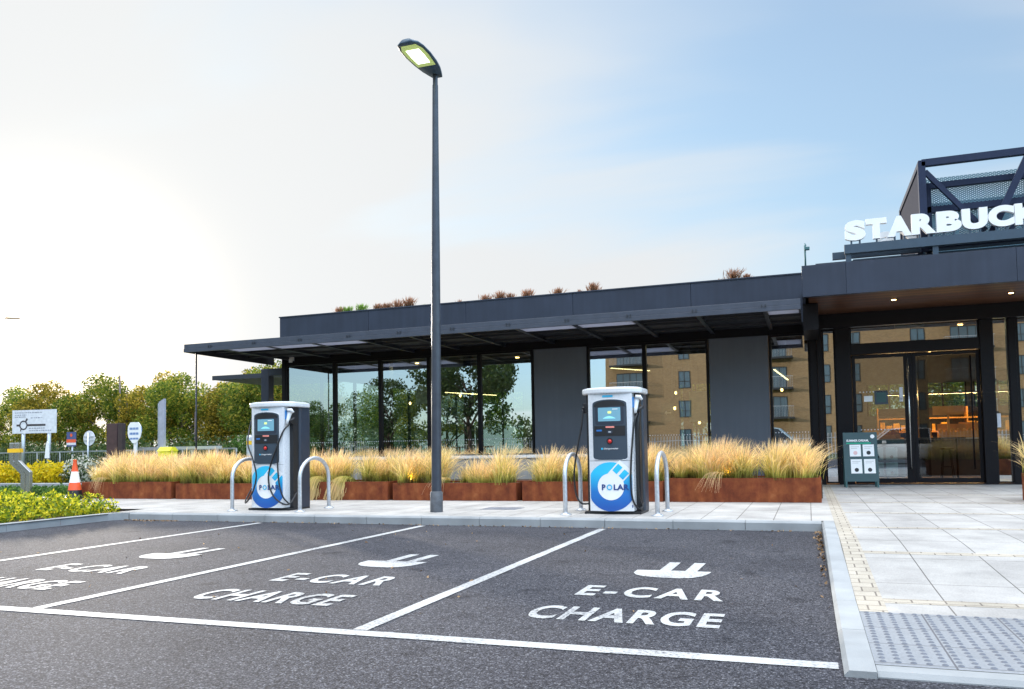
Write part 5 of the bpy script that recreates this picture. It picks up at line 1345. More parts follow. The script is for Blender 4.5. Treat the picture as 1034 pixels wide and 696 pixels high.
for i, (x, y, lab) in enumerate(((1.7, 22.5, 'bar stool inside, behind the closed door leaf'), (3.3, 23.3, 'dark bar stool standing inside, behind the clear right door leaf'), (-12.0, 22.6, 'bar stool behind the second window from the far end'), (-8.9, 22.4, 'bar stool behind the fourth window'))):
    if i == 0:
        stool = thing('bar_stool', lab, 'bar stool', (x, y, .14), group='bar stools inside the cafe')
        MB().lathe([(.17, .72), (.18, .735), (.17, .76)], n=20).build('seat', MT['frame'], stool)
        for k in range(4):
            a = PI / 4 + k * PI / 2
            MB().tube([(.1 * math.cos(a), .1 * math.sin(a), .72), (.2 * math.cos(a), .2 * math.sin(a), 0)], .012, 8).build('leg', MT['frame'], stool)
        MB().tube([(.15 * math.cos(2 * PI * k / 16), .15 * math.sin(2 * PI * k / 16), .28) for k in range(17)], .008, 6).build('foot_ring', MT['frame'], stool)
    else:
        o = copy_tree(stool); o.location = (x, y, .14); o['label'] = lab
for i, (x, y, lab) in enumerate(((2.9, 21.8, 'high dark table inside, behind the clear right door leaf'), (-12.2, 21.9, 'table behind the second window from the far end'), (-9.2, 21.9, 'table behind the fourth window'), (-3.9, 22.2, 'table behind the middle window'))):
    if i == 0:
        tb = thing('cafe_table', lab, 'table', (x, y, .14), group='tables inside the cafe')
        MB().bbox(-.55, .55, -.3, .3, .98, 1.02, .008).build('tabletop', M_plain('dark_table_top', (.05, .045, .04), .35), tb)
        for s in (-.4, .4): MB().tube([(s, 0, 0), (s, 0, .98)], .025, 10).lathe([(.18, 0), (.17, .015), (.03, .03)], (s, 0, 0), 18).build('leg', MT['frame'], tb)
    else:
        o = copy_tree(tb); o.location = (x, y, .14); o['label'] = lab
t = thing('back_shelving', 'warm lit orange wooden shelving behind the counter, seen through the doorway', 'shelving', (2.0, 27.0, .14))
m = MB()
for z in (.4, .8, 1.2, 1.6): m.box(0, 3.6, 0, .4, z, z + .04)
m.build('shelf_board', MT['inwood'], t)
for x in (0, 1.2, 2.4, 3.6): MB().box(x - .02, x + .02, -.005, .41, 0, 1.95).build('upright', MT['inwood'], t)
MB().box(-.02, 3.62, .412, .43, 0, 1.95).build('back_panel', M_plain('dark_shelf_back', (.05, .035, .025), .7), t)
ylw = M_plain('amber_packet', (.75, .36, .04), .45, var=.25)
for z in (.44, .84, 1.24):
    x = .06
    while x < 3.45:
        w = rng.uniform(.08, .22); h = rng.uniform(.14, .31)
        if rng.uniform() < .8: MB().bbox(x, x + w, .05, .3, z + .002, z + h, .01).build('packet', ylw if rng.uniform() < .7 else MT['black'], t)
        x += w + .03
l = bpy.data.lights.new('shelf_light', 'AREA'); l.energy = 80; l.shape = 'RECTANGLE'; l.size = 3.4; l.size_y = .05; l.color = (1, .62, .25)
lo = link(bpy.data.objects.new('shelf_light', l), t); lo.location = (1.8, -.35, 2.3); lo.rotation_euler = (R(-35), 0, 0)
MB().box(.1, 3.5, -.40, -.32, 2.31, 2.36).build('light_housing', MT['black'], t)
# ceiling lights give the room its glow
for i, (x, y) in enumerate(((-12, 24), (-8.5, 24), (-3, 22.5), (.8, 22.5), (3.6, 22.5), (2.5, 26))):
    l = bpy.data.lights.new('cafe_ceiling_light', 'AREA'); l.energy = ROOM_W; l.size = .08; l.color = (1, .72, .42)
    lo = link(bpy.data.objects.new('cafe_ceiling_light', l), B); lo.location = (x + 7, y - F, 3.75)
    part(MB().lathe([(.06, .0), (.06, .03)], (x, y, 3.91), 20), 'ceiling_light', MT['warm'])

# ------------------------------------------------------------------ sandwich board
t = thing('sandwich_board', 'dark green folding board with four white cards, standing beside the entrance door', 'sandwich board', (1.03, 18.95, .12), R(3))
for s in (-1, 1):   # front and back leaves lean together
    m = MB()
    def lean(z, off=0.0): return s * (0.30 * (1 - z / 1.2)) * .62 + s * off
    H_ = 1.17
    for xx in (-.31, .31):
        m.bar((xx, lean(0), 0), (xx, lean(H_), H_), .035, .03)
    lg = m.build('leg_pair', MT['darkgreen'], t)
    m = MB()._add([(-.335, lean(.13, .018), .13), (.335, lean(.13, .018), .13), (.335, lean(H_, .018), H_), (-.335, lean(H_, .018), H_), (-.335, lean(.13, -.0), .13), (.335, lean(.13, .0), .13), (.335, lean(H_, .0), H_), (-.335, lean(H_, .0), H_)],
                  [(0, 1, 2, 3), (7, 6, 5, 4), (0, 4, 5, 1), (2, 6, 7, 3), (1, 5, 6, 2), (0, 3, 7, 4)])
    bd = m.build('board', M_plain('board_green', (.028, .068, .075), .5, var=.04), t)
    if s == -1:
        def onb(P, e): return [(x, lean(z, .018 + e), z) for x, z in P]
        for (a, b, c, d_, k) in ((-.215, .005, .66, .91, 0), (.045, .265, .66, .91, 1), (-.205, .015, .30, .60, 1), (.055, .275, .30, .60, 1)):
            cdd = MB()._add(onb([(a, c), (b, c), (b, d_), (a, d_)], .004), [(0, 1, 2, 3)]).build('card', MT['white'], bd)
            MB()._add(onb(circle((a + b) / 2, c + .075, .042, 20), .007), [tuple(range(20))]).build('card_mark', MT['black'] if k else M_plain('pink_mark', (.7, .45, .45), .5), cdd)
            mm = MB()
            for q in range(2): mm._add(onb([(a + .03, d_ - .05 - .035 * q), (b - .03 - .04 * q, d_ - .05 - .035 * q), (b - .03 - .04 * q, d_ - .04 - .035 * q), (a + .03, d_ - .04 - .035 * q)], .007), [(0, 1, 2, 3)])
            mm.build('card_line', M_plain('grey_ink', (.45, .45, .45), .5), cdd)
        vs, fs = fit_text('SUMMER DREAM,', -.27, .17, .965, 1.02, bold=.03)
        MB()._add([(v.x, lean(v.y, .024), v.y) for v in vs], fs).build('lettering', MT['white'], bd)
        MB()._add(onb([(-.27, .905), (.22, .905), (.22, .95), (-.27, .95)], .0035) if False else onb([(-.275, .925), (.21, .925), (.21, .955), (-.275, .955)], .0035), [(0, 1, 2, 3)]).build('green_line', MT['greenprint'], bd)
        MB()._add(onb(circle(.245, 1.08, .042, 20), .005), [tuple(range(20))]).build('round_mark', MT['white'], bd)

# ------------------------------------------------------------------ traffic cone
t = thing('traffic_cone', 'orange and white traffic cone with black foot at the corner of the first rust planter', 'traffic cone', (-15.42, 13.8, .12), R(12))
t.scale = (.93, .93, .93)
MB().bbox(-.24, .24, -.24, .24, 0, .05, .015).build('foot', MT['black'], t)
for nm, z0, z1, mt in (('cone_skirt', .05, .22, 'black'), ('cone_band', .22, .40, 'orange'), ('reflective_band', .40, .66, 'white'), ('cone_tip', .66, .90, 'orange')):
    r_ = lambda z: .185 - .165 * z
    prof = [(r_(z0), z0), (r_(z1), z1)]
    if nm == 'cone_tip': prof += [(.042, .91), (.042, .95)]
    MB().lathe(prof, n=28).build(nm, MT[mt], t)

# ------------------------------------------------------------------ cranked steel post with yellow band
t = thing('cranked_post', 'bent stainless steel post with a yellow band behind the yellow-green shrubs', 'post', (-18.6, 15.2, .1), R(20))
t.scale = (.85, .85, .97)
w = .27
m = MB()
for off, ww in ((-.075, .13), (.075, .14)):
    P = [(off - ww / 2, 0), (off + ww / 2, 0), (off + ww / 2, .62), (off + ww / 2 - .34, .92), (off + ww / 2 - .34, 1.38), (off - ww / 2 - .34, 1.38), (off - ww / 2 - .34, .86), (off - ww / 2, .56)]
    m.prism_xz(P, -.07, .07)
m.build('steel_body', MT['stainless'], t, bevel=.01)
MB().box(-.53, -.15, -.08, .08, 1.13, 1.23).build('yellow_band', MT['yellow'], t)
t = thing('bollard', 'grey bollard with a yellow band standing by the clipped green hedge', 'bollard', (-23.3, 30.0, .0))
MB().lathe([(.13, 0), (.13, 1.75), (.11, 1.85), (.04, 1.88)], n=18).build('body', MT['galv'], t)
MB().lathe([(.134, 1.45), (.134, 1.62)], n=18).build('reflective_band', MT['yellow'], t)

# ------------------------------------------------------------------ road signs
t = thing('direction_sign', 'large white roundabout direction sign on two grey posts by the fence', 'road sign', (-36.2, 30, 0), R(8))
MB().box(-1.28, 1.28, -.03, .0, 2.25, 3.42).build('sign_plate', MT['signgrey'], t)
MB().box(-1.25, 1.25, .001, .03, 2.9, 2.96).box(-1.25, 1.25, .001, .03, 2.4, 2.46).build('stiffener', MT['galv'], t)
for x in (-.72, .78): MB().tube([(x, .08, 0), (x, .08, 3.1)], .09, 10).build('leg', MT['galv'], t)
ink = M_plain('dark_ink', (.05, .04, .045), .5)
def sb(m, nm): return m.build(nm, ink, t)
m = MB(); cx_, cz_ = -.62, 2.66
for k in range(24):
    a = 2 * PI * k / 24; b = 2 * PI * (k + 1) / 24
    m.quad(*[(cx_ + r_ * math.cos(q), -.034, cz_ + r_ * math.sin(q)) for r_, q in ((.17, a), (.24, a), (.24, b), (.17, b))][::-1])
for p, q, w_ in (((cx_ + .22, cz_), (.66, cz_), .10), ((cx_ - .2, cz_), (-1.02, cz_), .10), ((cx_ + .13, cz_ + .18), (-.40, 3.05 - .06), .09), ((cx_ - .12, cz_ - .16), (-.78, 2.36), .08)):
    m.bar((p[0], -.034, p[1]), (q[0], -.034, q[1]), .006, w_)
sb(m, 'roundabout_diagram')
m = MB()
for z, a, b in ((3.28, -1.12, .45), (3.17, -1.12, -.45), (3.07, -1.12, -.5), (3.02, -.2, .5), (2.50, -.3, .62), (2.38, -.3, 1.0)):
    x = a
    while x < b:
        ww = rng.uniform(.05, .13); m.quad((x, -.034, z - .02), (min(b, x + ww), -.034, z - .02), (min(b, x + ww), -.034, z + .025), (x, -.034, z + .025)); x += ww + rng.uniform(.02, .05)
m.build('text_lines', M_plain('grey_lettering', (.25, .25, .3), .6), t)

t = thing('notice_sign', 'small blue and orange notice board on a post in front of the dark trees', 'sign', (-33.75, 30, 0))
MB().box(-.3, .3, -.02, .0, 1.55, 2.26).build('plate', M_plain('notice_blue', (.06, .08, .2), .5), t)
MB().box(-.3, .3, -.026, -.021, 1.74, 1.90).build('orange_stripe', MT['orange'], t)
MB().box(-.3, .3, -.026, -.021, 1.62, 1.735).build('white_stripe', MT['signgrey'], t)
MB()._add([(x, -.026, 2.1 + z) for x, z in [(.08 * math.cos(2 * PI * k / 16), .08 * math.sin(2 * PI * k / 16)) for k in range(16)]], [tuple(range(16))[::-1]]).build('orange_disc', MT['orange'], t)
MB().tube([(0, .05, 0), (0, .05, 2.2)], .04, 8).build('post', MT['galv'], t)
t = thing('round_sign', 'grey back of a round traffic sign on a thin post', 'road sign', (-32.62, 30, 0))
MB().prism_xz(circle(0, 1.93, .36, 28), -.015, .005).build('disc', MT['signgrey'], t)
MB().box(-.3, .3, -.05, -.016, 1.98, 2.03).box(-.3, .3, -.05, -.016, 1.80, 1.85).tube([(0, -.07, 0), (0, -.07, 2.2)], .04, 8).build('post', MT['galv'], t)
t = thing('marker_sign', 'small white marker plate standing in the undergrowth by the fence', 'sign', (-34.86, 29.6, 0))
MB().prism_xz([(-.14, 1.0), (.16, 1.0), (.12, 1.75), (.0, 1.82), (-.06, 1.7)], -.03, 0).build('plate', MT['white'], t)
MB().box(-.03, .03, 0.0, .05, 0, 1.3).build('post', MT['galv'], t)
t = thing('keep_left_sign', 'round blue traffic sign with white arrow beside the dark brown pillar', 'road sign', (-28.35, 28.6, 0))
MB().prism_xz(circle(0, 2.2, .35, 28), -.02, .0).build('disc', MT['signblue'], t)
MB().bar((.12, -.024, 2.33), (-.1, -.024, 2.1), .004, .07)._add([(-.2, -.025, 2.0), (-.2, -.025, 2.2), (0, -.025, 2.0)], [(0, 1, 2)]).build('arrow', MT['white'], t)
MB().tube([(0, .05, 0), (0, .05, 2.4)], .04, 8).build('post', MT['galv'], t)
t = thing('information_sign', 'white sign with blue bands and pointed foot on a white post', 'sign', (-27.83, 28, 0))
MB().prism_xz([(-.38, 2.05), (-.33, 1.85), (-.10, 1.60), (.10, 1.60), (.33, 1.85), (.38, 2.05), (.36, 2.35), (.22, 2.52), (-.22, 2.52), (-.36, 2.35)], -.02, .01).build('plate', MT['white'], t)
for z, h in ((2.24, .10), (2.02, .10), (1.80, .08)):
    m = MB(); xx = -.26
    while xx < .22:
        m.quad((xx, -.024, z - h / 2), (xx + .06, -.024, z - h / 2), (xx + .06, -.024, z + h / 2), (xx, -.024, z + h / 2)); xx += .085
    m.build('blue_print', MT['signblue'], t)
MB().prism_xz([(-.07, 0), (.07, 0), (.07, 1.6), (-.07, 1.6)], .012, .06).build('post', MT['white'], t)
o = MB().bbox(-29.44, -28.84, 28, 28.12, 0, 2.5, .02).build('brown_pillar', M_plain('dark_brown_steel', (.06, .03, .03), .6, var=.2)); tag(o, 'wide dark brown steel pillar left of the round blue sign', 'pillar')
o = MB().bbox(-28.68, -28.44, 27.9, 28.1, 0, 2.5, .02).build('brown_post', M_plain('dark_brown_post', (.04, .025, .025), .6, var=.2)); tag(o, 'narrow dark brown post directly beside the wide brown pillar', 'post')
t = thing('totem_sign', 'tall grey totem with slanted top in front of the trees', 'totem', (-26.3, 28, 0))
MB().prism_xz([(-.14, 0), (.14, 0), (.14, 3.5), (-.14, 3.36)], -.06, .06).build('panel', M_plain('totem_grey', (.33, .34, .4), .5), t)
MB().box(-.17, -.143, -.08, .08, 0, 3.3).build('edge_strip', MT['galv'], t)
t = thing('grit_bin', 'small bright yellow bin half hidden behind the planter grass', 'grit bin', (-26.0, 28, 0.6))
MB().box(-.3, .3, -.25, .25, -.6, .62).build('tub', MT['brightyellow'], t); MB().prism_yz([(-.28, .622), (.28, .622), (.1, .8), (-.1, .8)], -.33, .33).build('lid', MT['brightyellow'], t)

# far street lights
def far_lamp(x, y, h, lab, arm=(0, 0)):
    t = thing('far_street_light', lab, 'street light', (x, y, 0), group='thin street lights beyond the fence')
    MB().tube([(0, 0, 0), (0, 0, h * .5), (0, 0, h)], [.10, .08, .05], 8).build('pole', M_plain('pole_brown_grey', (.12, .09, .09), .6), t)
    if arm != (0, 0):
        MB().tube([(0, 0, h), (arm[0] * .5, arm[1], h + .05)], .04, 6).build('arm', MT['galv'], t)
        MB().prism_xz([(arm[0] * .5, h), (arm[0], h - .1), (arm[0], h - .02), (arm[0] * .5, h + .12)], -.12, .12).build('lantern', M_plain('lantern_brown', (.25, .17, .13), .6), t)
    return t
far_lamp(-46.1, 45, 6.8, 'thin lamp column rising out of the trees, the taller of the pair')
far_lamp(-45.45, 45, 5.7, 'thin lamp column beside the taller one in front of the trees', )
far_lamp(-58.6, 45, 11.65, 'street light reaching in from the picture edge high over the trees', (2.6, 0))
far_lamp(-31.5, 36, 3.4, 'short grey column in front of the bright green tree')

# railing fence along the far verge
railmat = M_plain('weathered_rail', (.22, .24, .24), .6, metal=.3, var=.2)
t = thing('railing_fence', 'grey metal railing running along the verge under the road signs', 'fence', (-60, 30, 0))
m = MB()
m.bar((0, 0, 1.30), (36, 0, 1.30), .05, .07).bar((0, 0, .45), (36, 0, .45), .04, .05); m.build('rail', railmat, t)
for k in range(25): MB().tube([(k * 1.5, 0, 0), (k * 1.5, 0, 1.3)], .04, 6).build('post', railmat, t)
m = MB()
for k in range(240): m.box(k * .15 - .004, k * .15 + .004, -.004, .004, .47, 1.27)
m.build('infill_bars', railmat, t)
t = thing('guard_rail', 'pale horizontal guard rail behind the planter grass near the totem', 'guard rail', (-28.6, 29, 0))
MB().box(0, 4.6, 0, .05, 1.30, 1.42).build('rail', MT['galv'], t)
for k in range(4): MB().box(.2 + k * 1.35, .3 + k * 1.35, .05, .12, 0, 1.4).build('post', MT['galv'], t)
o = MB().box(-34, -26.5, 27.0, 27.25, 0, .62).build('brown_wall', M_plain('brown_low_wall', (.14, .07, .05), .8, var=.3)); tag(o, 'low brown wall behind the yellow shrubs', 'low wall')
kerb_run('kerb', (-17.5, 17.6), (-60, 17.6), -.15, .12)
kerb_run('kerb', (-60, 21.5), (-17.5, 21.5), .15, .14)

# ------------------------------------------------------------------ shrubs
def shrub(name, boxes, n, size, mat, lab, cat, kind='stuff', flat=.25):
    C = lumps_points(boxes, n, .35)
    C[:, 2] = np.maximum(C[:, 2], .02)
    o = quads(name, leaf_quads(C, size, flat), mat); tag(o, lab, cat, None, kind); return o
L = []
for y in np.arange(6.8, 11.25, .42):
    for x in np.arange(-16.2, -11.2, .42):
        edge = min(1, (-11.15 - x) / .8, (11.75 - y) / .9)
        h = .10 + .24 * max(0, edge) + rng.uniform(-.03, .05)
        L.append((x + rng.uniform(-.1, .1), y + rng.uniform(-.1, .1), .07 + h * .4, .30, .30, h * .75))
shrub('shrub_bed', L, 52000, .032, MT['leafyellow'], 'low yellow-green shrubs filling the bed behind the corner kerb', 'shrub bed')
L = []
for x in np.arange(-40, -27.2, .7): L.append((x, 24 + rng.uniform(-.3, .3), .35 + rng.uniform(-.08, .08), .6, .7, .48))
shrub('flowering_shrubs', L, 16000, .07, MT['leafgold'], 'golden yellow flowering shrubs beyond the side road, below the big direction sign', 'shrubs')
L = [(x, 24.3 + rng.uniform(-.3, .3), .35, .55, .6, .62 + rng.uniform(-.1, .1)) for x in np.arange(-27.3, -22.5, .5)]
shrub('flowering_shrubs', L, 9000, .06, MT['leafwhite'], 'dark shrub with white flecks between the golden shrubs and the rust planter', 'shrubs')
L = [(x, 16.3 + rng.uniform(-.3, .3), .1, .4, .5, .2) for x in np.arange(-21.5, -17.3, .35)]
shrub('ground_cover', L, 9000, .04, MT['leafgreen'], 'low bright green ground cover behind the traffic cone', 'ground cover')
L = [(x, 31.2 + rng.uniform(-.6, .6), .5, .8, .8, .75 + rng.uniform(-.3, .35)) for x in np.arange(-46, -24, .7)]
shrub('undergrowth', L, 26000, .08, MT['leafdark'], 'tangled green undergrowth behind the railing fence', 'undergrowth')
L = [(x, 34 + rng.uniform(-1.6, 1.6), .7, 1.3, 1.3, 1.0 + rng.uniform(-.2, .4)) for x in np.arange(-52, -18, .8)]
shrub('undergrowth', L, 26000, .11, MT['leafdark'], 'darker scrub at the foot of the tree row', 'undergrowth')
L = [(x, 31.5, .95, .55, .9, .98) for x in np.arange(-25.2, -21.6, .35)]
shrub('clipped_hedge', L, 15000, .05, MT['leafgreen'], 'bright green clipped hedge at the left of the charging stations, with a bollard before it', 'hedge', 'thing')
L = [(x, -52 + rng.uniform(-3, 3), 2.2, 3.0, 3.0, 2.6 + rng.uniform(-.6, 1.2)) for x in np.arange(-140, -24, 1.9)]
shrub('distant_treeline', L, 30000, .26, MT['leafreflect'], 'dark green belt of far-off trees mirrored low in the shop windows', 'trees')
# leaf litter along the bay edge
C = np.stack([.105 - np.abs(rng.normal(0, .035, 130)), 10.6 - np.abs(rng.normal(0, 1.7, 130)), np.full(130, .008)], 1)
C2 = np.stack([rng.uniform(-10.7, -9.6, 160), 10.62 - np.abs(rng.normal(0, .06, 160)), np.full(160, .008)], 1)
C3 = np.stack([rng.uniform(-9.5, .1, 150), 10.64 - np.abs(rng.normal(0, .03, 150)), np.full(150, .008)], 1)
C4 = np.stack([rng.uniform(-10, 0, 60), rng.uniform(5, 10, 60), np.full(60, .006)], 1)
o = quads('leaf_litter', leaf_quads(np.concatenate([C, C2, C3, C4]), .017, .9), MT['litter']); tag(o, 'dry leaves and grit gathered along the kerb edges', 'leaf litter', None, 'stuff')

# ------------------------------------------------------------------ trees
def tree_proto(name, H, Rc, nleaf, lsize, mat, lean=0.0, low=0.22, seed=1):
    r2 = np.random.default_rng(seed)
    t = thing(name, 'x', 'tree', (0, 0, 0))
    m = MB()
    tr = [(0, 0, 0), (.1, .05, H * .18), (.05, -.05, H * .38), (.1 + lean, 0, H * .6)]
    m.tube(cat_rom(tr, 5), [.17 * H / 8 * (1 - .7 * k / 15) for k in range(16)], 9)
    lumps = []
    for k in range(13):
        a = 2 * PI * k / 13 * 1.618 * 2; z0 = H * r2.uniform(.2, .55); L_ = Rc * r2.uniform(.55, .95); zt = z0 + H * r2.uniform(.12, .32)
        p0 = (.07, 0, z0); p1 = (L_ * .5 * math.cos(a), L_ * .5 * math.sin(a), (z0 + zt) / 2 + .1); p2 = (L_ * math.cos(a), L_ * math.sin(a), zt)
        m.tube(cat_rom([p0, p1, p2], 4), [.07 * (1 - .8 * q / 8) for q in range(9)], 6)
        s_ = r2.uniform(.26, .40) * Rc
        lumps.append((p2[0], p2[1], p2[2], s_ * 1.1, s_ * 1.1, s_ * .85))
    for k in range(34):
        a = r2.uniform(0, 2 * PI); zz = r2.uniform(low, .95); rad = Rc * math.sqrt(max(0.02, 1 - ((zz - .55) / .52) ** 2)) * r2.uniform(.35, .95)
        s_ = r2.uniform(.16, .32) * Rc
        lumps.append((rad * math.cos(a) + lean * zz, rad * math.sin(a), zz * H, s_, s_, s_ * .8))
    tk = m.build('trunk', MT['trunk'], t)
    C = []
    w = np.array([l[3] ** 2 for l in lumps]); w /= w.sum()
    k = r2.choice(len(lumps), nleaf, p=w); Lm = np.array(lumps)
    d = r2.normal(size=(nleaf, 3)); d /= np.linalg.norm(d, axis=1, keepdims=True)
    rd = r2.uniform(0.45, 1.08, (nleaf, 1)) ** .7
    C = Lm[k, :3] + d * rd * Lm[k, 3:] + r2.normal(0, .04, (nleaf, 3))
    cr = quads('crown', leaf_quads(C, lsize, .1), mat, t)
    return t
MT['leafolive'] = M_leaf('olive_leaf', [(0.0, (.09, .10, .012)), (.6, (.27, .22, .028)), (1.0, (.6, .42, .06))], .68)  # olive-gold leaf colour for some of the trees
protos = [tree_proto('tree', 8.0, 3.6, 15500, .108, MT['leaf'], .3, seed=3), tree_proto('tree', 8.0, 3.3, 15000, .104, MT['leafolive'], -.3, seed=5), tree_proto('tree', 8.0, 3.8, 16000, .112, MT['leafgreen2'] if 'leafgreen2' in MT else MT['leaf'], 0, seed=9)]
protos.append(tree_proto('tree', 8.0, 3.3, 14000, .11, MT['leafreflect'], .2, seed=21))
used = [False] * 4
def place_tree(k, x, y, s, rz, lab, grp, sx=1.0):
    o = protos[k] if not used[k] else copy_tree(protos[k]); used[k] = True
    o.location = (x, y, -.05); o.scale = (s * sx, s * sx, s); o.rotation_euler.z = rz; o['label'] = lab; o['group'] = grp
G = 'trees in the row beyond the verge'
rowt = [(1, -62.5, 46, .80, 'dark tree at the picture edge beyond the big direction sign'), (0, -57.3, 46.5, .88, 'pale green tree behind the big direction sign'), (1, -53.0, 46, .90, 'olive tree right of the big direction sign'),
        (0, -49.2, 47, .96, 'tall rounded tree behind the round sign back'), (1, -45.0, 47, .93, 'tree behind the pair of thin lamp columns'), (0, -41.6, 46, .90, 'tree behind the brown pillar and blue sign'),
        (1, -38.4, 48, .93, 'dark olive tree behind the grey totem'), (2, -34.6, 47, .90, 'dark tree between the totem and the canopy post'), (2, -27.2, 38, .80, 'bright green bushy tree left of the left charger'), (1, -30.6, 44, .86, 'tree just left of the canopy post'),
        (0, -24.6, 46, .78, 'lower tree beyond the rear canopy')]
for i, (k, x, y, s, lab) in enumerate(rowt): place_tree(k, x, y, s * (.92 if k == 1 else .95), rng.uniform(0, 6), lab, G, 1.0)
G2 = 'trees seen through the cafe windows'
for i, (k, x, y, s, lab) in enumerate(((1, -20, 44, .8, 'tree seen through the first shop window from the far end'), (2, -15.5, 45, .85, 'tree seen through the second shop window from the far end'), (0, -10.5, 46, .9, 'tree seen through the third and fourth shop windows'),
                                       (1, -5.5, 46, .85, 'tree seen through the fifth shop window'), (2, 3, 46, .9, 'tree seen through the clear right door leaf'), (0, 8.5, 46, .9, 'tree seen through the doorway, its right half cut by the door post'))):
    place_tree(k, x, y, s, rng.uniform(0, 6), lab, G2)
G3 = 'trees mirrored in the shop windows'
for i, (k, x, y, s, lab) in enumerate(((3, -21.3, -9.6, 1.12, 'tall tree mirrored in the windows beside the lamp post'), (3, -27.8, -10.5, .80, 'tree mirrored in the third shop window'), (3, -33.5, -11.0, .62, 'small tree mirrored in the first shop windows'), (3, -39, -12, .55, 'smallest tree mirrored at the far end of the glazing'), (3, -14.0, -22, .55, 'round tree mirrored at the foot of the brick flats'))):
    place_tree(k, x, y, s, rng.uniform(0, 6), lab, G3)

# ------------------------------------------------------------------ brick flats across the road (mirrored in the glass)
A = thing('apartment_building', 'buff brick apartment block with balconies, mirrored in the shop windows', 'apartment block', (6, -45, 0), group=None)
MB().box(-26.3, 30, -14, 0, 0, 15.6).build('wall', MT['brickflat'], A)
MB().box(-26.5, 30.2, -14.2, .2, 15.603, 15.9).build('roof', MT['winwhite'], A)
# one window (frame with pane) shared by all openings
def flat_window():
    f = MB(); w, h, d = 1.15, 1.75, .05
    f.box(-w / 2, -w / 2 + .07, .003, d, 0, h).box(w / 2 - .07, w / 2, .003, d, 0, h).box(-w / 2 + .07, w / 2 - .07, .003, d, 0, .07).box(-w / 2 + .07, w / 2 - .07, .003, d, h - .07, h).box(-.03, .03, .003, d, .07, h - .07).box(-w / 2 + .07, w / 2 - .07, .003, d, .65, .71)
    wn = f.build('window', MT['winwhite'], A)
    MB().quad((w / 2 - .07, .02, .07), (-w / 2 + .07, .02, .07), (-w / 2 + .07, .02, h - .07), (w / 2 - .07, .02, h - .07)).build('pane', MT['paneflat'], wn)
    return wn
wp = None
def flat_balcony():
    b_ = MB().box(-2.0, 2.0, .003, 1.3, -.18, 0).build('balcony', MT['winwhite'], A)
    m = MB()
    for k in range(27): m.box(-1.98 + k * .15, -1.96 + k * .15, 1.26, 1.28, 0, 1.05)
    m.box(-2.0, 2.0, 1.25, 1.29, 1.051, 1.1); m.box(-2.0, -1.97, .05, 1.25, 1.051, 1.1); m.box(1.97, 2.0, .05, 1.25, 1.051, 1.1)
    m.build('railing', MT['galv'], b_)
    m = MB().box(-1.4, 1.4, .003, .05, .02, 2.15); dd = m.build('balcony_door', MT['winwhite'], b_)
    m = MB(); [m.quad((x + .6, .053, .1), (x, .053, .1), (x, .053, 2.05), (x + .6, .053, 2.05)) for x in (-1.33, -.65, .05, .72)]; m.build('door_pane', MT['paneflat'], dd)
    return b_
bp_ = None
for fl in range(5):
    z = 1.0 + fl * 3.0
    for x in (-17.9, -13.2, -4.4, -1.6, 4.0, 12.5, 15.2, 21.5, 24.5):
        if wp is None: wp = flat_window(); o = wp
        else: o = copy_tree(wp, A)
        o.location = (x, 0, z)
    for x in (-23.6, -9.2, 8.2, 18.4):
        if fl == 0: continue
        if bp_ is None: bp_ = flat_balcony(); o = bp_
        else: o = copy_tree(bp_, A)
        o.location = (x, 0, z - .35)

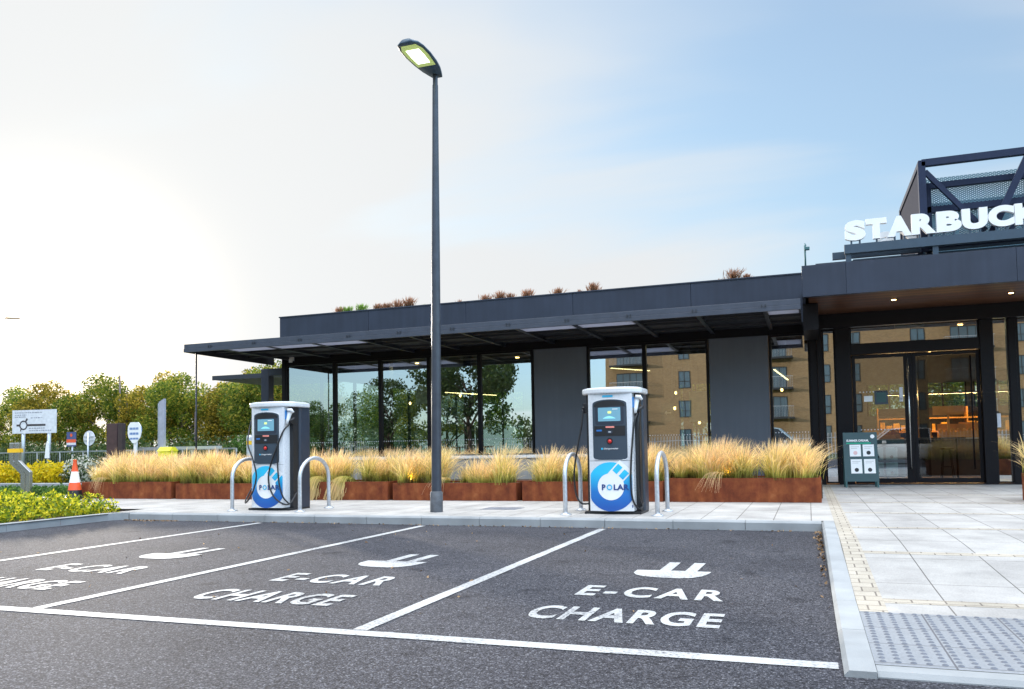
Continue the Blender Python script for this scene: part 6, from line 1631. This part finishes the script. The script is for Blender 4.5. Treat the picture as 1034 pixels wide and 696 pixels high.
# ------------------------------------------------------------------ cars parked behind the camera (mirrored in the glass)
def make_car(name, lab, paint, loc, rz):
    t = thing(name, lab, 'car', loc, rz)
    # body: lofted sections along X (length), half widths in Y
    prof = [(-2.25, .45, .62, .78), (-2.15, .32, .85, .86), (-1.6, .25, .95, .90), (-.9, .25, 1.0, .91), (0, .25, 1.0, .92), (.9, .25, 1.0, .91), (1.5, .25, .98, .90), (2.1, .32, .92, .86), (2.28, .45, .7, .76)]
    m = MB(); K = 10; vs = []
    for (x, zb, zt, w) in prof:
        sec = [(-w * .9, zb), (-w, zb + .12), (-w, (zb + zt) / 2), (-w * .97, zt - .06), (-w * .9, zt), (w * .9, zt), (w * .97, zt - .06), (w, (zb + zt) / 2), (w, zb + .12), (w * .9, zb)]
        vs += [(x, y, z) for y, z in sec]
    fs = [(i * K + j, (i + 1) * K + j, (i + 1) * K + (j + 1) % K, i * K + (j + 1) % K) for i in range(len(prof) - 1) for j in range(K)]
    fs += [tuple(range(K)), tuple(range((len(prof) - 1) * K, len(prof) * K))[::-1]]
    m._add(vs, fs, 0, True); b_ = m.build('body', paint, t)
    gh = [(-1.95, .96, -1.95, .96), (-1.5, .96, -1.35, 1.62), (.2, .98, .1, 1.68), (1.45, .98, .65, 1.55)]
    P = [(-2.0, .97), (-1.55, 1.55), (-1.1, 1.70), (0, 1.74), (.55, 1.66), (1.35, 1.0)]
    m = MB(); wv = lambda z: .88 - .24 * (z - .97)
    vs = [(x, -wv(z), z) for x, z in P] + [(x, wv(z), z) for x, z in P]; n = len(P)
    m._add(vs, [tuple(range(n)), tuple(range(n, 2 * n))[::-1]] + [(i, n + i, n + i + 1, i + 1) for i in range(n - 1)], 0); g = m.build('glasshouse', MT['carglass'], t)
    m = MB()
    Pr = [(x, z + .012) for x, z in P[1:5]]
    vs = [(x, -wv(z) * .98, z) for x, z in Pr] + [(x, wv(z) * .98, z) for x, z in Pr]; n = 4
    m._add(vs, [(i, n + i, n + i + 1, i + 1) for i in range(n - 1)])
    for s in (-1, 1):
        for a, b in ((P[0], P[1]), (P[4], P[5]), ((-.35, 1.0), (-.3, 1.72)), ((-1.25, 1.0), (-1.2, 1.68))):
            m.bar((a[0], s * (wv(a[1]) + .01), a[1]), (b[0], s * (wv(b[1]) + .01), b[1]), .05, .05)
        for a, b in zip(P[1:4], P[2:5]): m.bar((a[0], s * (wv(a[1]) + .01), a[1]), (b[0], s * (wv(b[1]) + .01), b[1]), .05, .05)
    m.build('roof', paint, t)
    for sx in (-1.42, 1.40):
        for s in (-1, 1):
            w_ = MB(); pts = [(.20, -.11), (.31, -.11), (.335, -.08), (.335, .08), (.31, .11), (.20, .11)]
            n = 28; vs = []
            for r_, y in pts: vs += [(r_ * math.cos(2 * PI * k / n), y, r_ * math.sin(2 * PI * k / n)) for k in range(n)]
            w_._add(vs, [(i * n + k, i * n + (k + 1) % n, (i + 1) * n + (k + 1) % n, (i + 1) * n + k) for i in range(5) for k in range(n)], 0, True)
            wh = w_.build('wheel', MT['tyre'], t); wh.location = (sx, s * .83, .335)
            MB().prism_xz(circle(0, 0, .2, 24), -.09 if s < 0 else .05, -.05 if s < 0 else .09).build('rim', MT['galv'], wh)
    for s in (-1, 1):
        MB().bbox(2.12, 2.27, s * .62 - .16, s * .62 + .16, .66, .80, .03).build('headlight', MT['signgrey'], t)
        MB().bbox(-2.25, -2.14, s * .68 - .1, s * .68 + .1, .66, .85, .02).build('tail_light', MT['red'], t)
        MB().bbox(.75, .92, s * 1.0 - .08, s * 1.0 + .08, 1.0, 1.14, .03).build('wing_mirror', paint, t)
make_car('parked_car', 'silver-blue hatchback mirrored in the narrow window beside the entrance', MT['carsilver'], (-1.9, -3.4, .0), R(2))
[o for o in bpy.data.objects if o.name.startswith('parked_car')][0].scale = (1, 1, 1.1)
make_car('parked_car', 'white car mirrored in the closed door leaf', MT['carwhite'], (4.2, -3.6, -.0), R(178))

# ------------------------------------------------------------------ palisade fence mirrored low in the glass
t = thing('park_fence', 'grey palisade fence across the road, mirrored low in the windows', 'fence', (-40, -16, 0))
MB().bar((0, 0, 1.4), (60, 0, 1.4), .04, .05).bar((0, 0, .4), (60, 0, .4), .04, .05).build('rail', MT['galv'], t)
m = MB()
for k in range(300): m.box(k * .2, k * .2 + .05, .03, .045, .1, 1.7)
m.build('infill_bars', MT['galv'], t)
for k in range(21): MB().box(k * 3 - .04, k * 3 + .04, .05, .13, 0, 1.6).build('post', MT['galv'], t)
sheet('verge', rect(-70, 60, -120, -15.5), 0.012, MT['turf'])
